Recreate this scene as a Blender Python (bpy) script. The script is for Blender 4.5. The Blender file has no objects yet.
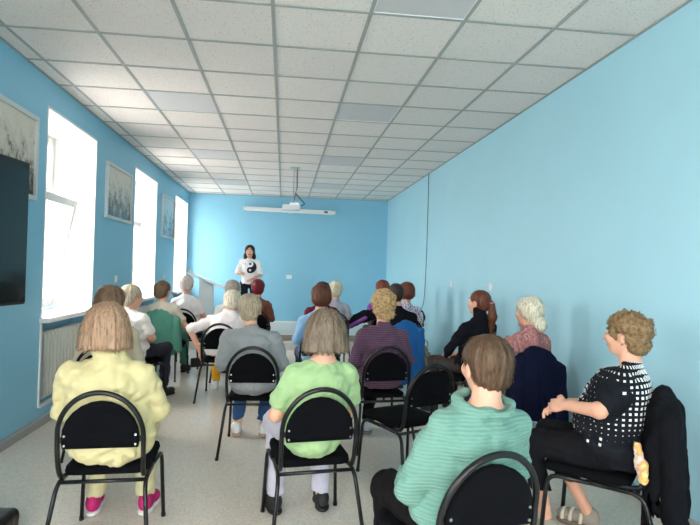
import bpy, bmesh, math, random
import numpy as np
from mathutils import Matrix, Vector
random.seed(7); RNG = np.random.default_rng(7)
PI = math.pi
SC = bpy.context.scene
COL = SC.collection

# ------------------------------------------------------------------ camera, world, light, exposure
CAMZ, YAW, PITCH, ROLL, FPX = 1.395, .1218, .0164, .0249, 539.16
def make_camera():
    f = Vector((math.sin(YAW)*math.cos(PITCH), math.cos(YAW)*math.cos(PITCH), math.sin(PITCH)))
    r = Vector((math.cos(YAW), -math.sin(YAW), 0)); u = r.cross(f)
    r2 = r*math.cos(ROLL)+u*math.sin(ROLL); u2 = -r*math.sin(ROLL)+u*math.cos(ROLL)
    cam = bpy.data.cameras.new('camera'); o = bpy.data.objects.new('camera', cam); COL.objects.link(o)
    m = Matrix((r2, u2, -f)).transposed().to_4x4(); m.translation = (0, 0, CAMZ); o.matrix_world = m
    cam.sensor_width = 36; cam.lens = 36*FPX/700; cam.clip_start = .05; cam.clip_end = 200
    SC.camera = o
make_camera()
SKY = 16.8
w = bpy.data.worlds.new('overcast_sky'); SC.world = w; w.use_nodes = True
nt = w.node_tree; nt.nodes.clear()
_o = nt.nodes.new('ShaderNodeOutputWorld'); _b = nt.nodes.new('ShaderNodeBackground')
_tc = nt.nodes.new('ShaderNodeTexCoord'); _sx = nt.nodes.new('ShaderNodeSeparateXYZ'); _cr = nt.nodes.new('ShaderNodeValToRGB')
_mr = nt.nodes.new('ShaderNodeMapRange'); _mr.inputs[1].default_value = -1; _mr.inputs[2].default_value = 1
nt.links.new(_tc.outputs['Generated'], _sx.inputs[0]); nt.links.new(_sx.outputs[2], _mr.inputs[0]); nt.links.new(_mr.outputs[0], _cr.inputs[0])
_e = _cr.color_ramp.elements
_e[0].position = .46; _e[0].color = (.60, .58, .55, 1)          # pale ground below the horizon
_e[1].position = .54; _e[1].color = (1.0, .975, .945, 1)          # overcast sky
nt.links.new(_cr.outputs[0], _b.inputs[0]); _b.inputs[1].default_value = SKY
nt.links.new(_b.outputs[0], _o.inputs[0])
vs = SC.view_settings
vs.view_transform = 'Standard'; vs.look = 'None'; vs.gamma = 1; vs.use_curve_mapping = False; vs.exposure = 0.0
SC.cycles.max_bounces = 10; SC.cycles.diffuse_bounces = 6
# sky portals in the window openings: they only guide the sampling of the sky
def portal(name, loc, rot, sx, sy):
    l = bpy.data.lights.new(name, 'AREA'); l.shape = 'RECTANGLE'; l.size = sx; l.size_y = sy; l.energy = 1
    l.cycles.is_portal = True
    o = bpy.data.objects.new(name, l); COL.objects.link(o); o.location = loc; o.rotation_euler = rot
WIN = [(4.90, 6.14), (7.65, 8.95), (10.42, 11.72)]              # window openings along the left wall
WZ0, WZ1 = .93, 2.755
RW = (-1.9, 1.1); RZ0, RZ1 = .50, 2.80                           # glazing inferred behind the camera from wall shadows, widened to brighten the room
SIDE_ADDED = [(-1.90, -.65), (.10, 1.35)]                          # two unseen left-wall windows beside and behind the camera, added for more light
for a, b in WIN: portal('sky_portal', (-2.62, (a+b)/2, (WZ0+WZ1)/2), (0, -PI/2, 0), WZ1-WZ0, b-a)
portal('sky_portal', ((RW[0]+RW[1])/2, -3.5, (RZ0+RZ1)/2), (PI/2, 0, 0), RW[1]-RW[0], RZ1-RZ0)
for a, b in SIDE_ADDED: portal('sky_portal', (-2.62, (a+b)/2, (WZ0+WZ1)/2), (0, -PI/2, 0), WZ1-WZ0, b-a)

XL, XR, YB, YR, ZC = -2.05, 2.275, 11.88, -3.1, 2.991

# ------------------------------------------------------------------ materials
def lin(c):
    return tuple(((v/255)/12.92 if v/255 <= .04045 else ((v/255+.055)/1.055)**2.4) for v in c)+(1,)
class N:
    def __init__(s, name):
        s.m = bpy.data.materials.new(name); s.m.use_nodes = True; s.t = s.m.node_tree
        s.b = s.t.nodes['Principled BSDF']
    def n(s, t, **k):
        x = s.t.nodes.new('ShaderNode'+t)
        for a, v in k.items(): setattr(x, a, v)
        return x
    def l(s, a, b): s.t.links.new(a, b)
    def math(s, op, a, b=None, c=None):
        x = s.n('Math', operation=op)
        for i, v in enumerate((a, b, c)):
            if v is None: continue
            if isinstance(v, (int, float)): x.inputs[i].default_value = v
            else: s.l(v, x.inputs[i])
        return x.outputs[0]
    def coord(s, scale=(1, 1, 1), kind='Object'):
        tc = s.n('TexCoord'); mp = s.n('Mapping'); mp.inputs['Scale'].default_value = scale
        s.l(tc.outputs[kind], mp.inputs[0]); return mp.outputs[0]
    def noise(s, vec, scale, detail=2, rough=.5):
        x = s.n('TexNoise'); x.inputs['Scale'].default_value = scale; x.inputs['Detail'].default_value = detail
        x.inputs['Roughness'].default_value = rough
        if vec is not None: s.l(vec, x.inputs['Vector'])
        return x.outputs['Fac']
    def ramp(s, fac, stops):
        x = s.n('ValToRGB'); e = x.color_ramp.elements
        while len(e) < len(stops): e.new(.5)
        for q, (p, c) in zip(e, stops): q.position = p; q.color = c
        s.l(fac, x.inputs[0]); return x.outputs[0]
    def mix(s, fac, a, b):
        x = s.n('Mix', data_type='RGBA')
        if isinstance(fac, (int, float)): x.inputs[0].default_value = fac
        else: s.l(fac, x.inputs[0])
        for i, v in ((6, a), (7, b)):
            if isinstance(v, tuple): x.inputs[i].default_value = v
            else: s.l(v, x.inputs[i])
        return x.outputs[2]
    def bump(s, h, strength=.3, dist=.002):
        x = s.n('Bump'); x.inputs['Strength'].default_value = strength; x.inputs['Distance'].default_value = dist
        s.l(h, x.inputs['Height']); s.l(x.outputs[0], s.b.inputs['Normal'])
    def base(s, v):
        if isinstance(v, tuple): s.b.inputs['Base Color'].default_value = v
        else: s.l(v, s.b.inputs['Base Color'])
    def set(s, rough=.6, metal=0, spec=.5):
        s.b.inputs['Roughness'].default_value = rough; s.b.inputs['Metallic'].default_value = metal
        s.b.inputs['Specular IOR Level'].default_value = spec
_cache = {}
def mat(name, rgb, rough=.6, metal=0, spec=.5, var=.08, nscale=30, bump=0):
    key = (name, rgb, rough)
    if key in _cache: return _cache[key]
    n = N(name); c = lin(rgb); v = n.coord()
    f = n.noise(v, nscale, 3)
    lo = tuple(x*(1-var) for x in c[:3])+(1,); hi = tuple(min(1, x*(1+var)) for x in c[:3])+(1,)
    n.base(n.mix(f, lo, hi)); n.set(rough, metal, spec)
    if bump: n.bump(n.noise(v, nscale*6, 2), bump)
    _cache[key] = n.m; return n.m
def wall_paint(name, rgb):
    n = N(name); v = n.coord(); c = lin(rgb)
    f = n.noise(v, 1.3, 4, .6)
    n.base(n.mix(f, tuple(x*.95 for x in c[:3])+(1,), tuple(min(1, x*1.05) for x in c[:3])+(1,)))
    n.set(.5, 0, .35); n.bump(n.noise(v, 220, 2), .12, .0015); return n.m
def floor_mat():
    n = N('speckled_linoleum'); v = n.coord()
    big = n.noise(v, 1.5, 3)
    vor = n.n('TexVoronoi'); vor.inputs['Scale'].default_value = 95; n.l(v, vor.inputs['Vector'])
    sp = n.ramp(vor.outputs['Color'], [(0, lin((210, 199, 184))), (.45, lin((230, 220, 206))), (.8, lin((240, 231, 219))), (1, lin((245, 238, 228)))])
    fine = n.noise(v, 160, 3, .7)
    c = n.mix(n.math('MULTIPLY', fine, .45), sp, lin((180, 170, 157)))
    n.base(n.mix(n.math('MULTIPLY', big, .25), c, lin((228, 219, 206))))
    n.set(.24, 0, .5); n.bump(n.noise(v, 60, 2), .05, .001)
    return n.m
def tile_mat():
    n = N('mineral_fibre_tile'); v = n.coord(); oi = n.n('ObjectInfo')
    off = n.n('VectorMath', operation='ADD'); n.l(v, off.inputs[0]); n.l(oi.outputs['Location'], off.inputs[1])
    a = n.noise(off.outputs[0], 85, 3, .65)
    holes = n.ramp(a, [(.33, (0, 0, 0, 1)), (.40, (1, 1, 1, 1))])
    tone = n.math('MULTIPLY_ADD', oi.outputs['Random'], .06, .94)
    c = n.mix(holes, lin((178, 174, 166)), lin((238, 230, 224)))
    hsv = n.n('HueSaturation'); n.l(c, hsv.inputs['Color']); n.l(tone, hsv.inputs['Value'])
    n.base(hsv.outputs[0]); n.set(.9, 0, .2); n.bump(holes, .35, .0015); return n.m
def hair_mat(rgb, rgb2=None, curly=False):
    key = ('hair', rgb, curly)
    if key in _cache: return _cache[key]
    n = N('hair'); c = lin(rgb); d = lin(rgb2) if rgb2 else tuple(x*.42 for x in c[:3])+(1,)
    v = n.coord((1, 1, 1) if curly else (1, 1, .12))
    f = n.noise(v, 60 if curly else 130, 3, .6)
    hi = tuple(min(1, x*1.25) for x in c[:3])+(1,)
    n.base(n.ramp(f, [(.33, d), (.5, c), (.7, hi)])); n.set(.5, 0, .35); n.bump(f, .6, .004)
    _cache[key] = n.m; return n.m
def cloth(rgb, pattern=None, rough=.88, rgb2=None):
    key = ('cloth', rgb, pattern, rgb2)
    if key in _cache: return _cache[key]
    n = N('cloth'); c = lin(rgb); v = n.coord(); f = n.noise(v, 14, 3)
    col = n.mix(f, tuple(x*.9 for x in c[:3])+(1,), tuple(min(1, x*1.07) for x in c[:3])+(1,))
    weave = n.noise(v, 420, 2); h = weave; bs = .25
    at = n.n('Attribute'); at.attribute_name = 'pattern'; sx = n.n('SeparateXYZ'); n.l(at.outputs['Vector'], sx.inputs[0])
    U, V, W = sx.outputs[0], sx.outputs[1], sx.outputs[2]
    if pattern == 'stripes':
        s = n.math('SINE', n.math('MULTIPLY', V, 2*PI/.017))
        col = n.mix(n.math('GREATER_THAN', s, .35), col, lin(rgb2))
    elif pattern == 'rib':
        s = n.math('SINE', n.math('ADD', n.math('MULTIPLY', V, 2*PI/.0125), n.math('MULTIPLY', n.noise(v, 6), 3.0)))
        col = n.mix(n.math('MULTIPLY_ADD', s, .18, .2), col, lin(rgb2)); h = s; bs = .5
    elif pattern == 'paisley':
        vo = n.n('TexVoronoi'); vo.inputs['Scale'].default_value = 42; vo.inputs['Randomness'].default_value = .9
        dv = n.n('VectorMath', operation='ADD'); nn = n.n('TexNoise'); nn.inputs['Scale'].default_value = 18; n.l(v, nn.inputs['Vector'])
        sc = n.n('VectorMath', operation='SCALE'); sc.inputs['Scale'].default_value = .05; n.l(nn.outputs['Color'], sc.inputs[0])
        n.l(v, dv.inputs[0]); n.l(sc.outputs[0], dv.inputs[1]); n.l(dv.outputs[0], vo.inputs['Vector'])
        ring = n.ramp(vo.outputs['Distance'], [(.0, lin((70, 45, 60))), (.25, c), (.42, lin(rgb2)), (.6, c), (.8, lin((120, 110, 105)))])
        col = n.mix(n.ramp(n.noise(v, 9, 2), [(.4, (0, 0, 0, 1)), (.6, (1, 1, 1, 1))]), ring, n.mix(.5, ring, c))
    elif pattern == 'flecks':
        vo = n.n('TexVoronoi'); vo.inputs['Scale'].default_value = 55; n.l(v, vo.inputs['Vector'])
        col = n.mix(n.math('LESS_THAN', vo.outputs['Distance'], .42), col, lin(rgb2))
    elif pattern == 'squares':
        p = .026
        fu = n.math('ABSOLUTE', n.math('SUBTRACT', n.math('FRACT', n.math('ADD', n.math('DIVIDE', U, p), .5)), .5))
        fv = n.math('ABSOLUTE', n.math('SUBTRACT', n.math('FRACT', n.math('DIVIDE', V, p)), .5))
        d = n.math('MAXIMUM', fu, fv)
        au = n.math('ABSOLUTE', U)
        size = n.math('SUBTRACT', .44, n.math('MULTIPLY', au, .95))
        size = n.math('MINIMUM', size, n.math('MULTIPLY', n.math('SUBTRACT', V, .60), 2.2))
        front = n.math('MINIMUM', n.math('MULTIPLY', n.math('SUBTRACT', au, .42), 2.5), .3)
        size = n.math('MAXIMUM', size, front)
        size = n.math('MULTIPLY', size, n.math('LESS_THAN', W, .5))       # the sleeves stay plain
        wn = n.n('TexWhiteNoise', noise_dimensions='2D')
        cb = n.n('CombineXYZ'); n.l(n.math('FLOOR', n.math('ADD', n.math('DIVIDE', U, p), .5)), cb.inputs[0]); n.l(n.math('FLOOR', n.math('DIVIDE', V, p)), cb.inputs[1]); n.l(cb.outputs[0], wn.inputs['Vector'])
        lone = n.math('MULTIPLY', n.math('GREATER_THAN', wn.outputs['Value'], .95), .24)
        col = n.mix(n.math('LESS_THAN', d, n.math('MAXIMUM', size, lone)), col, lin(rgb2))
    elif pattern == 'yinyang':
        tc = n.n('TexCoord'); s2 = n.n('SeparateXYZ'); n.l(tc.outputs['Object'], s2.inputs[0])
        r = .118
        u = n.math('DIVIDE', n.math('ADD', s2.outputs[0], .02), -r); q = n.math('DIVIDE', n.math('SUBTRACT', s2.outputs[2], 1.20), r)
        def dist(cy): return n.math('SQRT', n.math('ADD', n.math('MULTIPLY', u, u), n.math('POWER', n.math('ABSOLUTE', n.math('SUBTRACT', q, cy)), 2.0)))
        inside = n.math('LESS_THAN', dist(0), 1); top = n.math('LESS_THAN', dist(.5), .5); bot = n.math('LESS_THAN', dist(-.5), .5)
        k = n.math('MAXIMUM', n.math('MULTIPLY', n.math('GREATER_THAN', u, 0), n.math('SUBTRACT', 1, top)), bot)
        k = n.math('MAXIMUM', k, n.math('LESS_THAN', dist(.5), .18))
        k = n.math('MULTIPLY', k, n.math('GREATER_THAN', dist(-.5), .18))
        k = n.math('MULTIPLY', n.math('MULTIPLY', k, inside), n.math('GREATER_THAN', s2.outputs[1], 0))
        col = n.mix(k, col, lin((38, 38, 46)))
    dk = max(rgb) < 75
    n.base(col); n.set(rough, 0, .08 if dk else .2); n.b.inputs['Sheen Weight'].default_value = 0 if dk else .08
    n.bump(h, bs, .002); _cache[key] = n.m; return n.m
def print_mat(seed, warm):
    n = N('etching_print'); tc = n.n('TexCoord'); mp = n.n('Mapping'); mp.inputs['Location'].default_value = (0, seed*3.1, seed*1.7)
    n.l(tc.outputs['Object'], mp.inputs[0]); v = mp.outputs[0]
    st = n.n('Mapping'); st.inputs['Scale'].default_value = (1, 1.3, 1.0); n.l(v, st.inputs[0])
    a = n.noise(st.outputs[0], 7, 8, .75); hatch = n.noise(st.outputs[0], 40, 4, .8)
    sx = n.n('SeparateXYZ'); n.l(tc.outputs['Object'], sx.inputs[0])
    hgt = n.math('MULTIPLY_ADD', sx.outputs[2], .55, .02)
    f = n.math('ADD', n.math('ADD', n.math('MULTIPLY', a, .75), n.math('MULTIPLY', hatch, .3)), hgt)
    n.base(n.ramp(f, [(.40, lin((66, 62, 58))), (.47, lin((128, 122, 112) if warm else (112, 124, 132))), (.53, lin((188, 182, 168) if warm else (166, 180, 188))), (.64, lin((214, 208, 194) if warm else (196, 208, 214)))]))
    n.set(.25, 0, .5); return n.m
M = {}
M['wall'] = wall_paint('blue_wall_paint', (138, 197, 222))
M['wall_lit'] = wall_paint('lit_blue_wall_paint', (167, 215, 230))  # right wall: same blue paint, lightened to carry the window light in its colour
M['wall_white'] = wall_paint('white_plaster', (226, 224, 219))
M['floor'] = floor_mat(); M['tile'] = tile_mat()
M['grid'] = mat('grid_metal', (166, 168, 165), .65, 0, .5, .03)
M['led'] = mat('opal_panel', (206, 204, 204), .8, 0, .5, .02)
M['pvc'] = mat('white_pvc', (222, 223, 223), .3, 0, .5, .02)
M['rad'] = mat('radiator_enamel', (222, 220, 212), .35, 0, .5, .03)
M['skirt'] = mat('grey_skirting', (158, 160, 158), .45, 0, .5, .05)
M['black_metal'] = mat('black_tube_enamel', (16, 16, 18), .32, 0, .4, .1)
M['black_fabric'] = mat('black_upholstery', (11, 12, 16), .9, 0, .1, .15, 60, .2)
M['steel'] = mat('bright_steel', (190, 190, 190), .3, 1, .5, .05)
M['plastic_w'] = mat('white_plastic', (232, 234, 234), .35, 0, .5, .02)
M['plastic_k'] = mat('black_plastic', (18, 18, 20), .35, 0, .5, .05)
M['screen'] = mat('dark_glass', (10, 30, 36), .12, 0, .5, .05)
M['podium'] = mat('podium_board', (205, 203, 198), .4, 0, .5, .04)
M['podium_riser'] = mat('podium_riser_brown', (150, 140, 126), .5, 0, .4, .06)
M['frame_w'] = mat('pale_frame', (206, 210, 210), .4, 0, .5, .03)
def glass():
    n = N('window_glass'); t = n.n('BsdfTransparent'); g = n.n('BsdfGlossy'); g.inputs['Roughness'].default_value = .02
    mx = n.n('MixShader'); mx.inputs[0].default_value = .04; n.l(t.outputs[0], mx.inputs[1]); n.l(g.outputs[0], mx.inputs[2])
    n.l(mx.outputs[0], n.t.nodes['Material Output'].inputs[0]); return n.m
M['glass'] = glass()
M['eye'] = mat('eye_white', (232, 228, 222), .2, 0, .5, .01); M['iris'] = mat('iris', (60, 42, 30), .2, 0, .5, .05)
M['lip'] = mat('lip', (176, 96, 90), .5, 0, .4, .05)
def skin_mat(rgb=(224, 176, 150)):
    key = ('skin', rgb)
    if key in _cache: return _cache[key]
    n = N('skin'); c = lin(rgb); v = n.coord(); f = n.noise(v, 16, 4)
    n.base(n.mix(f, lin((rgb[0]-14, rgb[1]-24, rgb[2]-22)), lin((min(255, rgb[0]+8), rgb[1]+6, rgb[2]+4))))
    n.set(.5, 0, .4); n.b.inputs['Subsurface Weight'].default_value = .08; n.b.inputs['Subsurface Radius'].default_value = (.02, .008, .004)
    n.b.inputs['Subsurface Scale'].default_value = .3
    n.bump(n.noise(v, 180, 2), .1, .001); _cache[key] = n.m; return n.m

# ------------------------------------------------------------------ mesh helpers
def link(name, me, m=None, parent=None, loc=None, rotz=None):
    o = bpy.data.objects.new(name, me); COL.objects.link(o)
    if me is not None and m is not None:
        for x in (m if isinstance(m, (list, tuple)) else [m]): me.materials.append(x)
    if parent is not None: o.parent = parent
    if loc is not None: o.location = loc
    if rotz is not None: o.rotation_euler = (0, 0, rotz)
    return o
def tag(o, label=None, cat=None, group=None, kind=None):
    if label: o['label'] = label
    if cat: o['category'] = cat
    if group: o['group'] = group
    if kind: o['kind'] = kind
    return o
def empty(name, loc, rotz=0): return link(name, None, None, None, loc, rotz)
class MB:
    def __init__(s): s.v = []; s.f = []
    def box(s, x0, x1, y0, y1, z0, z1):
        b = len(s.v); s.v += [(x0,y0,z0),(x1,y0,z0),(x1,y1,z0),(x0,y1,z0),(x0,y0,z1),(x1,y0,z1),(x1,y1,z1),(x0,y1,z1)]
        s.f += [tuple(b+i for i in q) for q in ((0,3,2,1),(4,5,6,7),(0,1,5,4),(1,2,6,5),(2,3,7,6),(3,0,4,7))]; return s
    def tube(s, pts, r, n=8, closed=False, cap=True):
        P = [Vector(p) for p in pts]; m = len(P); b = len(s.v); prev = None
        rr = r if isinstance(r, (list, tuple)) else [r]*m
        for i, p in enumerate(P):
            t = ((P[(i+1) % m] if closed or i < m-1 else P[i]) - (P[i-1] if closed or i > 0 else P[i])).normalized()
            if prev is None:
                prev = t.orthogonal().normalized()
            prev = (prev - t*prev.dot(t)).normalized(); q = t.cross(prev)
            for k in range(n):
                a = 2*PI*k/n; s.v.append(tuple(p+(prev*math.cos(a)+q*math.sin(a))*rr[i]))
        for i in range(m if closed else m-1):
            j = (i+1) % m
            for k in range(n):
                s.f.append((b+i*n+k, b+i*n+(k+1) % n, b+j*n+(k+1) % n, b+j*n+k))
        if not closed and cap:
            s.f.append(tuple(b+k for k in range(n))[::-1]); s.f.append(tuple(b+(m-1)*n+k for k in range(n)))
        return s
    def prism(s, outline, d0, d1, axis='y', fn=None):
        # outline: list of 2-D points; extruded between d0 and d1 along an axis
        b = len(s.v); n = len(outline)
        for d in (d0, d1):
            for (u, w_) in outline:
                p = (u, d, w_) if axis == 'y' else ((d, u, w_) if axis == 'x' else (u, w_, d))
                s.v.append(fn(*p) if fn else p)
        s.f.append(tuple(range(b, b+n))); s.f.append(tuple(range(b+2*n-1, b+n-1, -1)))
        for i in range(n): j = (i+1) % n; s.f.append((b+i, b+n+i, b+n+j, b+j))
        return s
    def mesh(s, name, smooth=False, bevel=0):
        me = bpy.data.meshes.new(name); me.from_pydata(s.v, [], s.f); me.update()
        bm = bmesh.new(); bm.from_mesh(me)
        bmesh.ops.recalc_face_normals(bm, faces=bm.faces)
        if bevel: bmesh.ops.bevel(bm, geom=list(bm.edges), offset=bevel, segments=2, affect='EDGES', clamp_overlap=True)
        bm.to_mesh(me); bm.free()
        if smooth: me.shade_smooth()
        return me
    def build(s, name, m, parent=None, smooth=False, bevel=0, **k): return link(name, s.mesh(name, smooth, bevel), m, parent, **k)
def crom(pts, n=6, closed=False):
    P = [Vector(p) for p in pts]; out = []; m = len(P)
    rng = range(m) if closed else range(m-1)
    for i in rng:
        g = lambda k: P[k % m] if closed else P[max(0, min(m-1, k))]
        a, b, c, d = g(i-1), g(i), g(i+1), g(i+2)
        for k in range(n):
            t = k/n; out.append(.5*((2*b)+(c-a)*t+(2*a-5*b+4*c-d)*t*t+(3*b-a-3*c+d)*t**3))
    if not closed: out.append(P[-1])
    return out
def fillet(pts, r=.05, n=5):
    P = [Vector(p) for p in pts]; out = [P[0]]
    for i in range(1, len(P)-1):
        a = (P[i-1]-P[i]); b = (P[i+1]-P[i]); ra = min(r, a.length*.45, b.length*.45)
        p, q = P[i]+a.normalized()*ra, P[i]+b.normalized()*ra
        for k in range(n+1):
            t = k/n; out.append(p*(1-t)**2+P[i]*2*t*(1-t)+q*t*t)
    out.append(P[-1]); return out
def children(o): return [c for c in bpy.data.objects if c.parent == o]
def copy_tree(o, parent=None):
    c = o.copy(); COL.objects.link(c)
    if parent is not None: c.parent = parent
    for ch in list(o.children): copy_tree(ch, c)
    return c

# ------------------------------------------------------------------ implicit surfaces (smooth unions meshed with surface nets)
def V3(*a): return np.array(a, dtype=np.float64)
def rotm(yaw=0, pitch=0, roll=0):
    cy, sy = math.cos(yaw), math.sin(yaw); cp, sp = math.cos(pitch), math.sin(pitch); cr, sr = math.cos(roll), math.sin(roll)
    Rz = np.array([[cy,-sy,0],[sy,cy,0],[0,0,1]]); Rx = np.array([[1,0,0],[0,cp,-sp],[0,sp,cp]]); Ry = np.array([[cr,0,sr],[0,1,0],[-sr,0,cr]])
    return Rz@Rx@Ry
def cap(a, b, ra, rb=None, k=.03, op='add'): return ('cap', np.array(a, float), np.array(b, float), ra, ra if rb is None else rb, k, op)
def ell(c, r, R=None, k=.03, op='add'): return ('ell', np.array(c, float), np.array(r, float), R, 0, k, op)
def rbox(c, h, r, R=None, k=.01, op='add'): return ('box', np.array(c, float), np.array(h, float), R, r, k, op)
def tor(c, R0, r, R=None, k=.01, op='add'): return ('tor', np.array(c, float), np.array((R0, R0, r), float), R, r, k, op)
def plane(o, n, k=.004): n = np.array(n, float); return ('pln', np.array(o, float), n/np.linalg.norm(n), None, 0, k, 'int')
def prim_box(p):
    t = p[0]
    if t == 'cap': r = max(p[3], p[4]); return np.minimum(p[1], p[2])-r, np.maximum(p[1], p[2])+r
    if t == 'ell': r = p[2] if p[3] is None else np.sqrt(((p[3]*p[2][None, :])**2).sum(1)); return p[1]-r, p[1]+r
    if t == 'box': h = p[2] if p[3] is None else np.abs(p[3])@p[2]; return p[1]-h, p[1]+h
    if t == 'tor': e = p[2][0]+p[4]; return p[1]-e, p[1]+e
def prim_d(p, X, Y, Z):
    t = p[0]
    if t == 'cap':
        a, b = p[1], p[2]; ba = b-a; l2 = max(1e-9, ba@ba)
        x, y, z = X-a[0], Y-a[1], Z-a[2]
        h = np.clip((x*ba[0]+y*ba[1]+z*ba[2])/l2, 0, 1)
        return np.sqrt((x-h*ba[0])**2+(y-h*ba[1])**2+(z-h*ba[2])**2)-(p[3]+(p[4]-p[3])*h)
    x, y, z = X-p[1][0], Y-p[1][1], Z-p[1][2]
    if t == 'pln': return x*p[2][0]+y*p[2][1]+z*p[2][2]
    if p[3] is not None:
        R = p[3]; x, y, z = (R[0,0]*x+R[1,0]*y+R[2,0]*z, R[0,1]*x+R[1,1]*y+R[2,1]*z, R[0,2]*x+R[1,2]*y+R[2,2]*z)
    if t == 'ell':
        r = p[2]; k0 = np.sqrt((x/r[0])**2+(y/r[1])**2+(z/r[2])**2)
        k1 = np.sqrt((x/r[0]**2)**2+(y/r[1]**2)**2+(z/r[2]**2)**2)+1e-6
        return k0*(k0-1)/k1
    if t == 'box':
        h, r = p[2]-p[4], p[4]; qx, qy, qz = np.abs(x)-h[0], np.abs(y)-h[1], np.abs(z)-h[2]
        return np.sqrt(np.maximum(qx,0)**2+np.maximum(qy,0)**2+np.maximum(qz,0)**2)+np.minimum(np.maximum(qx,np.maximum(qy,qz)),0)-r
    if t == 'tor': return np.sqrt((np.sqrt(x*x+y*y)-p[2][0])**2+z*z)-p[4]
_H = np.random.default_rng(3).random((64, 64, 64)).astype(np.float32)
def vnoise(x, y, z):
    xi, yi, zi = np.floor(x).astype(int), np.floor(y).astype(int), np.floor(z).astype(int)
    fx, fy, fz = x-xi, y-yi, z-zi
    fx, fy, fz = fx*fx*(3-2*fx), fy*fy*(3-2*fy), fz*fz*(3-2*fz)
    g = lambda a, b, c: _H[(xi+a) & 63, (yi+b) & 63, (zi+c) & 63]
    l = lambda a, b, t: a+(b-a)*t
    return l(l(l(g(0,0,0), g(1,0,0), fx), l(g(0,1,0), g(1,1,0), fx), fy), l(l(g(0,0,1), g(1,0,1), fx), l(g(0,1,1), g(1,1,1), fx), fy), fz)
def sdf_grid(prims, vox, disp=None):
    lo = np.full(3, 9e9); hi = -lo
    for p in prims:
        if p[-1] == 'add': a, b = prim_box(p); lo = np.minimum(lo, a); hi = np.maximum(hi, b)
    lo -= vox*3+.012; hi += vox*3+.012
    n = np.ceil((hi-lo)/vox).astype(int)+1
    ax = [(lo[i]+np.arange(n[i])*vox).astype(np.float32) for i in range(3)]
    G = np.full(tuple(n), .5, np.float32)
    for p in prims:
        k, op = p[-2], p[-1]
        if op == 'int': sl = [slice(0, m) for m in n]
        else:
            a, b = prim_box(p); mg = k+vox*3+.01
            i0 = np.clip(np.floor((a-mg-lo)/vox).astype(int), 0, n); i1 = np.clip(np.ceil((b+mg-lo)/vox).astype(int)+1, 0, n)
            if (i1 <= i0).any(): continue
            sl = [slice(i0[i], i1[i]) for i in range(3)]
        X, Y, Z = ax[0][sl[0]][:, None, None], ax[1][sl[1]][None, :, None], ax[2][sl[2]][None, None, :]
        d = prim_d(p, X, Y, Z); g = G[tuple(sl)]; k = max(k, 1e-5)
        if op == 'add': h = np.maximum(k-np.abs(g-d), 0)/k; G[tuple(sl)] = np.minimum(g, d)-h*h*k*.25
        else:
            if op == 'sub': d = -d
            h = np.maximum(k-np.abs(g-d), 0)/k; G[tuple(sl)] = np.maximum(g, d)+h*h*k*.25
    if disp is not None:
        idx = np.nonzero(np.abs(G) < .04)
        G[idx] += disp(ax[0][idx[0]], ax[1][idx[1]], ax[2][idx[2]]).astype(np.float32)
    return G, lo, vox
def nets(G, lo, vox):
    S = G < 0
    n = np.array(G.shape)-1
    c = np.zeros(tuple(n), np.int8)
    for i in (0, 1):
        for j in (0, 1):
            for k in (0, 1): c += S[i:i+n[0], j:j+n[1], k:k+n[2]]
    I, J, K = np.nonzero((c > 0) & (c < 8)); m = len(I)
    if m == 0: return np.zeros((0, 3)), np.zeros((0, 4), int)
    acc = np.zeros((m, 3)); cnt = np.zeros(m)
    co = [(i, j, k) for i in (0, 1) for j in (0, 1) for k in (0, 1)]
    for a in co:
        for ax in range(3):
            if a[ax]: continue
            b = list(a); b[ax] = 1
            va = G[I+a[0], J+a[1], K+a[2]]; vb = G[I+b[0], J+b[1], K+b[2]]
            x = (va < 0) != (vb < 0); t = np.where(x, va/np.where(x, va-vb, 1), 0)
            for q in range(3): acc[:, q] += np.where(x, a[q]+(t if q == ax else 0), 0)
            cnt += x
    vid = np.full(tuple(n), -1, int); vid[I, J, K] = np.arange(m)
    v = (np.stack([I, J, K], 1)+acc/cnt[:, None])*vox+lo
    quads = []
    for ax in range(3):
        sa = [slice(1, -1)]*3; sa[ax] = slice(0, -1); sb = [slice(1, -1)]*3; sb[ax] = slice(1, None)
        A, B = S[tuple(sa)], S[tuple(sb)]
        e = np.stack(np.nonzero(A != B), 1); 
        if len(e) == 0: continue
        inside = A[e[:, 0], e[:, 1], e[:, 2]]
        cell = e.copy(); u, w_ = [(1, 2), (2, 0), (0, 1)][ax]
        for q in range(3):
            if q != ax: cell[:, q] += 1
        def at(du, dw):
            d = cell.copy(); d[:, u] -= du; d[:, w_] -= dw; return vid[d[:, 0], d[:, 1], d[:, 2]]
        Q = np.stack([at(1, 1), at(0, 1), at(0, 0), at(1, 0)], 1)
        Q[~inside] = Q[~inside][:, ::-1]; quads.append(Q)
    Q = np.concatenate(quads); return v, Q[(Q >= 0).all(1)]
def solid(prims, vox, disp=None, smooth=1):
    G, lo, vx = sdf_grid(prims, vox, disp); v, q = nets(G, lo, vx)
    for _ in range(smooth):
        s = np.zeros_like(v); c = np.zeros(len(v))
        for a, b in ((0, 1), (1, 2), (2, 3), (3, 0)):
            np.add.at(s, q[:, a], v[q[:, b]]); np.add.at(s, q[:, b], v[q[:, a]]); np.add.at(c, q[:, a], 1); np.add.at(c, q[:, b], 1)
        v = v*.5+.5*s/np.maximum(c, 1)[:, None]
    return v, q, (G, lo, vx)
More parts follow.
